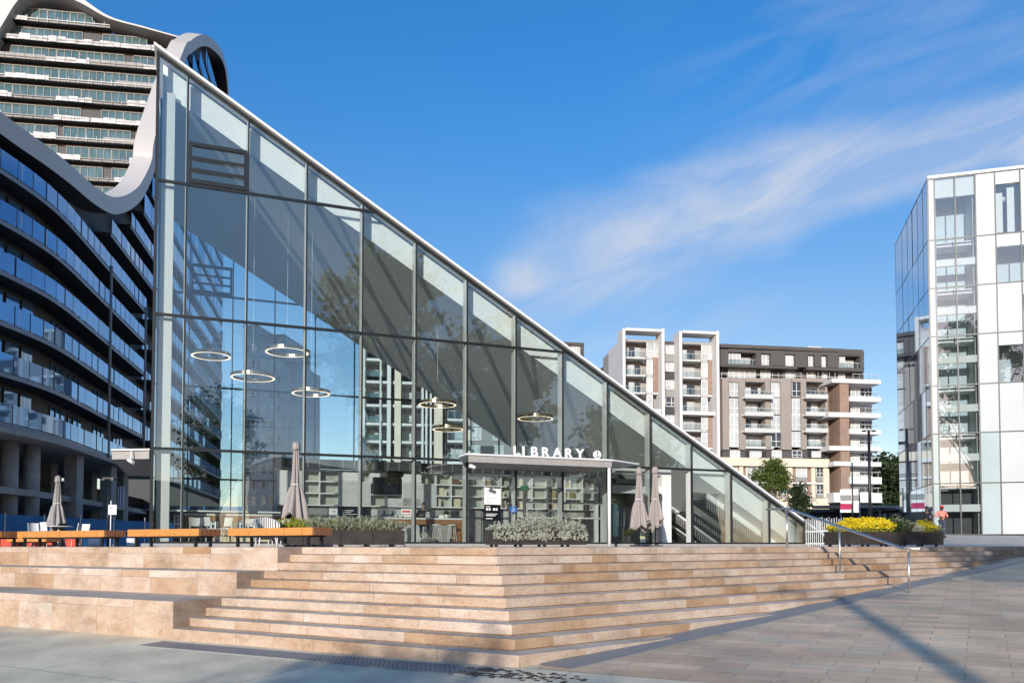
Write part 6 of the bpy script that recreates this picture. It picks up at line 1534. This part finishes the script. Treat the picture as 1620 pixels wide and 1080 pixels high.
mb = MB(); a, b, z0, z1 = FE.rect(225, 798, 480, 809); mb.hexa([FE.pt(a, -1, z0), FE.pt(b, -1, z0), FE.pt(b, 11, z0), FE.pt(a, 11, z0)], [FE.pt(a + 1, 3, z1), FE.pt(b - 1, 3, z1), FE.pt(b - 1, 7, z1), FE.pt(a + 1, 7, z1)]); mb.build('roof', M['tealglass'], sh_)
for u in range(250, 460, 26): FE.window(u, 815, u + 13, 836, .45, sh_, 'dark', 2)
# low dark-roofed shops in front of the apartments
FP = Facade(at(1320, 800, 118.), V((.99, .12, 0)).normalized()); pv = empty('shop_row', (0, 0, 0), 'low dark-roofed shop row under the apartments', 'building')
FP.mbox(1180, 805, 1430, GY + 4, 6, 20, 'shopfront', 'shadowbox', pv); FP.mbox(1160, 806, 1322, 809, -1, 6, 'canopy', 'dark', pv)
mb = MB(); a, b, z0, z1 = FP.rect(1316, 800, 1412, 806); mb.hexa([FP.pt(a, -6, z0), FP.pt(b, -6, z0), FP.pt(b, 6, z0 + .4), FP.pt(a, 6, z0 + .4)], [FP.pt(a, -6, z0 + .35), FP.pt(b, -6, z0 + .35), FP.pt(b, 6, z0 + .9), FP.pt(a, 6, z0 + .9)]); mb.build('canopy', M['grey'], pv)
mb = MB(); a, b, z0, z1 = FP.rect(1395, 802, 1460, 814); mb.hexa([FP.pt(a, -20, z0 + .2), FP.pt(b, -20, z0 + 1.2), FP.pt(b, 2, z0 + 1.2), FP.pt(a, 2, z0 + .2)], [FP.pt(a, -20, z0 + .5), FP.pt(b, -20, z0 + 1.5), FP.pt(b, 2, z0 + 1.5), FP.pt(a, 2, z0 + .5)]); mb.build('pergola_roof', M['dark'], pv)
for u in (1200, 1232, 1262, 1292): FP.window(u, 815, u + 22, 842, 5.9, pv, 'dark', 2, .8, 'grey')
for u in (1330, 1360, 1392): FP.mbox(u, 806, u + 1.5, GY + 3, -5, -4.8, 'canopy_post', 'grey', pv)
for u in (1400, 1424, 1452): FP.mbox(u, 812, u + 1.5, GY + 3, -18, -17.7, 'canopy_post', 'grey', pv)

# ================================================================== WHITE GLASS BUILDING ON THE RIGHT
C0 = at(1477.8, 846, 50.); ZB = C0.z; C0.z = 0
rd_ = V((.96, -.28, 0)).normalized(); rs_ = V((.281, .96, 0)).normalized()
FR = Facade(C0, rd_)
rbld = empty('white_glass_building', (0, 0, 0), 'white glass office building with a mirror-blue side on the right', 'building')
zrow = [FR.px(1470.5, v)[1] for v in (284, 380.6, 456.7, 533, 610.8, 686.4, 765)] + [ZB + .02]
sc_ = [0] + [FR.px(u, 846)[0] for u in (1488, 1521, 1553.8, 1585.4, 1626)]
w_ = sc_[2] - sc_[1]
while sc_[-1] < 24: sc_.append(sc_[-1] + w_ * 1.25)
RDEP = 14.
def rpt(a, off, z): return C0 + rd_ * a + FR.n * off + V((0, 0, z))
def rbox(mb, a0, a1, o0, o1, z0, z1): mb.obox(rpt(a0, o0, z0), rd_ * (a1 - a0), FR.n * (o1 - o0), V((0, 0, z1 - z0)))
NR = len(zrow) - 1
mb = MB()
for s in sc_: rbox(mb, s - .035, s + .035, -.03, .12, zrow[-1], zrow[0])
mb.build('mullions', M['frame'], rbld)
mb = MB()
for z in zrow[:]: rbox(mb, 0, sc_[-1], -.025, .1, z - .035, z + .035)
mb.build('transoms', M['frame'], rbld)
mb = MB(); rbox(mb, -.02, sc_[-1] + .1, -.06, .2, zrow[0] + .036, zrow[0] + .2); mb.build('roof_edge', M['white'], rbld)
mb = MB(); rbox(mb, .3, sc_[-1] - .2, .2, RDEP - .3, zrow[0] - .25, zrow[0] - .1); mb.build('roof', M['lgrey'], rbld)
rr = random.Random(12)
for i in range(len(sc_) - 1):
    a0, a1 = sc_[i] + .036, sc_[i + 1] - .036
    for j in range(NR):
        z1, z0 = zrow[j] - .036, zrow[j + 1] + .036
        def pan(zz0, zz1, m, nm='wall_panel'): mb = MB(); rbox(mb, a0, a1, .0, .03, zz0, zz1); mb.build(nm, M[m], rbld)
        if i in (1, 2):
            pan(z0, z1, 'rbglass', 'glass_pane')
            mb = MB(); zm = z0 + (z1 - z0) * (.52 if j else .75); rbox(mb, a0, a1, .12, .3, zm - .22, zm + .22 if j else z1); mb.build('spandrel', M['white'], rbld)
        elif i in (0, 3): pan(z0, z1, 'rbwhite' if j < 5 else 'rbteal')
        else:
            q = (i * 3 + j) % 4 if i > 4 else [0, 1, 2, 1, 2, 2, 2][j]
            if q == 0: pan(z0, z1 - .8, 'rbglass', 'glass_pane'); pan(z1 - .75, z1, 'rbwhite')
            elif q == 1: pan(z0, z1 - .78, 'rbglass', 'glass_pane'); pan(z1 - .75, z1, 'rbwhite')
            else: pan(z0, z1, 'rbwhite')
# floors, back wall and a few things behind the clear panes
for j in range(NR + 1):
    mb = MB(); z = zrow[j] - .3; rbox(mb, .5, sc_[-1] - .3, .6, 2, z, z + .28) if j else None
    if j: mb.build('floor_slab', M['white'], rbld)
mb = MB(); rbox(mb, .5, sc_[-1] - .3, 2.02, 2.2, zrow[-2], zrow[0] - .3); mb.build('inner_wall', M['rbinner'], rbld)
mb = MB(); rbox(mb, sc_[3] - .1, sc_[3] + .1, .35, 8, ZB, zrow[0] - .3); mb.build('partition', M['lgrey'], rbld)
mb = MB(); rbox(mb, .46, .48, .3, 8, ZB, zrow[0] - .3); mb.build('partition', M['lgrey'], rbld)
mb = MB(); rbox(mb, .5, sc_[-1] - .3, 1.6, 1.75, ZB, zrow[-2] - .35); mb.build('lobby_wall', M['dark'], rbld)
mb = MB(); rbox(mb, sc_[4] + .05, sc_[4] + .5, .35, .45, zrow[1] + .2, zrow[0] - 1.2); rbox(mb, sc_[4] + .75, sc_[4] + 1.15, .4, .5, zrow[1] + .2, zrow[0] - .9); mb.build('curtain', M['paper'], rbld)
mb = MB(); rbox(mb, sc_[4] + .1, sc_[5] - .1, 1.2, 1.3, zrow[1] + .1, zrow[0] - .8); mb.build('screen_wall', M['dark'], rbld)
mb = MB(); mb.tube([rpt(sc_[4] + .1, .8, zrow[0] - 1.5), rpt(sc_[4] + 1.0, .8, zrow[0] - 1.45)], .16, 10); mb.build('duct', M['white'], rbld)
# mirror-blue return side
LS = 11.5
def side(a, z, off=0): return C0 + rs_ * a + V((rs_.y, -rs_.x, 0)) * off + V((0, 0, z))
cols = [0] + [LS * f for f in (.12, .27, .43, .58, .76, 1)]
for i in range(6):
    for j in range(NR):
        jz = rr.uniform(-.006, .006); jx = rr.uniform(-.006, .006)
        mb = MB(); mb.obox(side(cols[i] + .02, zrow[j + 1] + .03, -.02 + jx), rs_ * (cols[i + 1] - cols[i] - .04) + V((rs_.y, -rs_.x, 0)) * jz, -V((rs_.y, -rs_.x, 0)) * .03, V((0, 0, zrow[j] - zrow[j + 1] - .06))); mb.build('mirror_pane', M['rbside'], rbld)
mb = MB()
for c in cols: mb.obox(side(c - .02, ZB, -.06), rs_ * .04, V((rs_.y, -rs_.x, 0)) * .045, V((0, 0, zrow[0] - ZB)))
for z in zrow: mb.obox(side(0, z - .03, -.06), rs_ * LS, V((rs_.y, -rs_.x, 0)) * .05, V((0, 0, .06)))
mb.build('side_frame', M['frame'], rbld)
mb = MB(); mb.obox(side(.1, ZB, .06), rs_ * (LS - .2), V((rs_.y, -rs_.x, 0)) * .1, V((0, 0, zrow[0] - ZB - .1))); mb.build('side_wall', M['dark'], rbld)

# ================================================================== UNSEEN BLOCKS ADDED BEHIND THE VIEWER (hide the horizon glow mirrored low in the glass)
rb2 = random.Random(15)
for k, (x0, x1, y, h, m, lb) in enumerate(((-190, -95, -120, 15, 'brickfar', 'long brick block added unseen far behind the viewer, the one furthest to the west'), (-85, -20, -135, 19, 'taupe', 'taupe block added unseen far behind the viewer, beside the long brick block'), (-8, 52, -125, 14, 'brickfar', 'brick block added unseen far behind the viewer, mirrored at the foot of the white panels'), (62, 130, -118, 18, 'rawconcrete', 'raw concrete block added unseen far behind the viewer, mirrored low in the glass wedge'), (140, 230, -110, 16, 'taupe', 'taupe block added unseen far behind the viewer, the one furthest to the east'))):
    z0 = gz((x0 + x1) / 2, y) - 3; o = empty('glow_blocker', (x0, y, z0), lb, 'building')
    mb = MB(); mb.box(((x1 - x0) / 2, -8, (h + 3) / 2), (x1 - x0, 16, h + 3 - z0 * 0)); mb.v = [(a, b, c + (0 if c < 1 else -z0 - 1)) for a, b, c in mb.v]; mb.build('wall', M[m], o)
    top = h + 3 - z0 - 1
    mb = MB(); mb.box(((x1 - x0) / 2, -8, top + .2), (x1 - x0 + .6, 16.6, .4)); mb.build('roof', M['grey'], o)
    n = 0; zz = top - 3
    while zz > -z0 + 1 and n < 90:
        xx = 2.
        while xx < x1 - x0 - 3 and n < 90:
            mb = MB(); mb.box((xx + .8, .03, zz + .8), (1.6, .06, 1.6)); mb.mi = 1; mb.box((xx + .8, .08, zz - .05), (1.8, .16, .1)); mb.build('window', [M['paneD'], M['lgrey']], o); n += 1; xx += 3.4
        zz -= 3.2
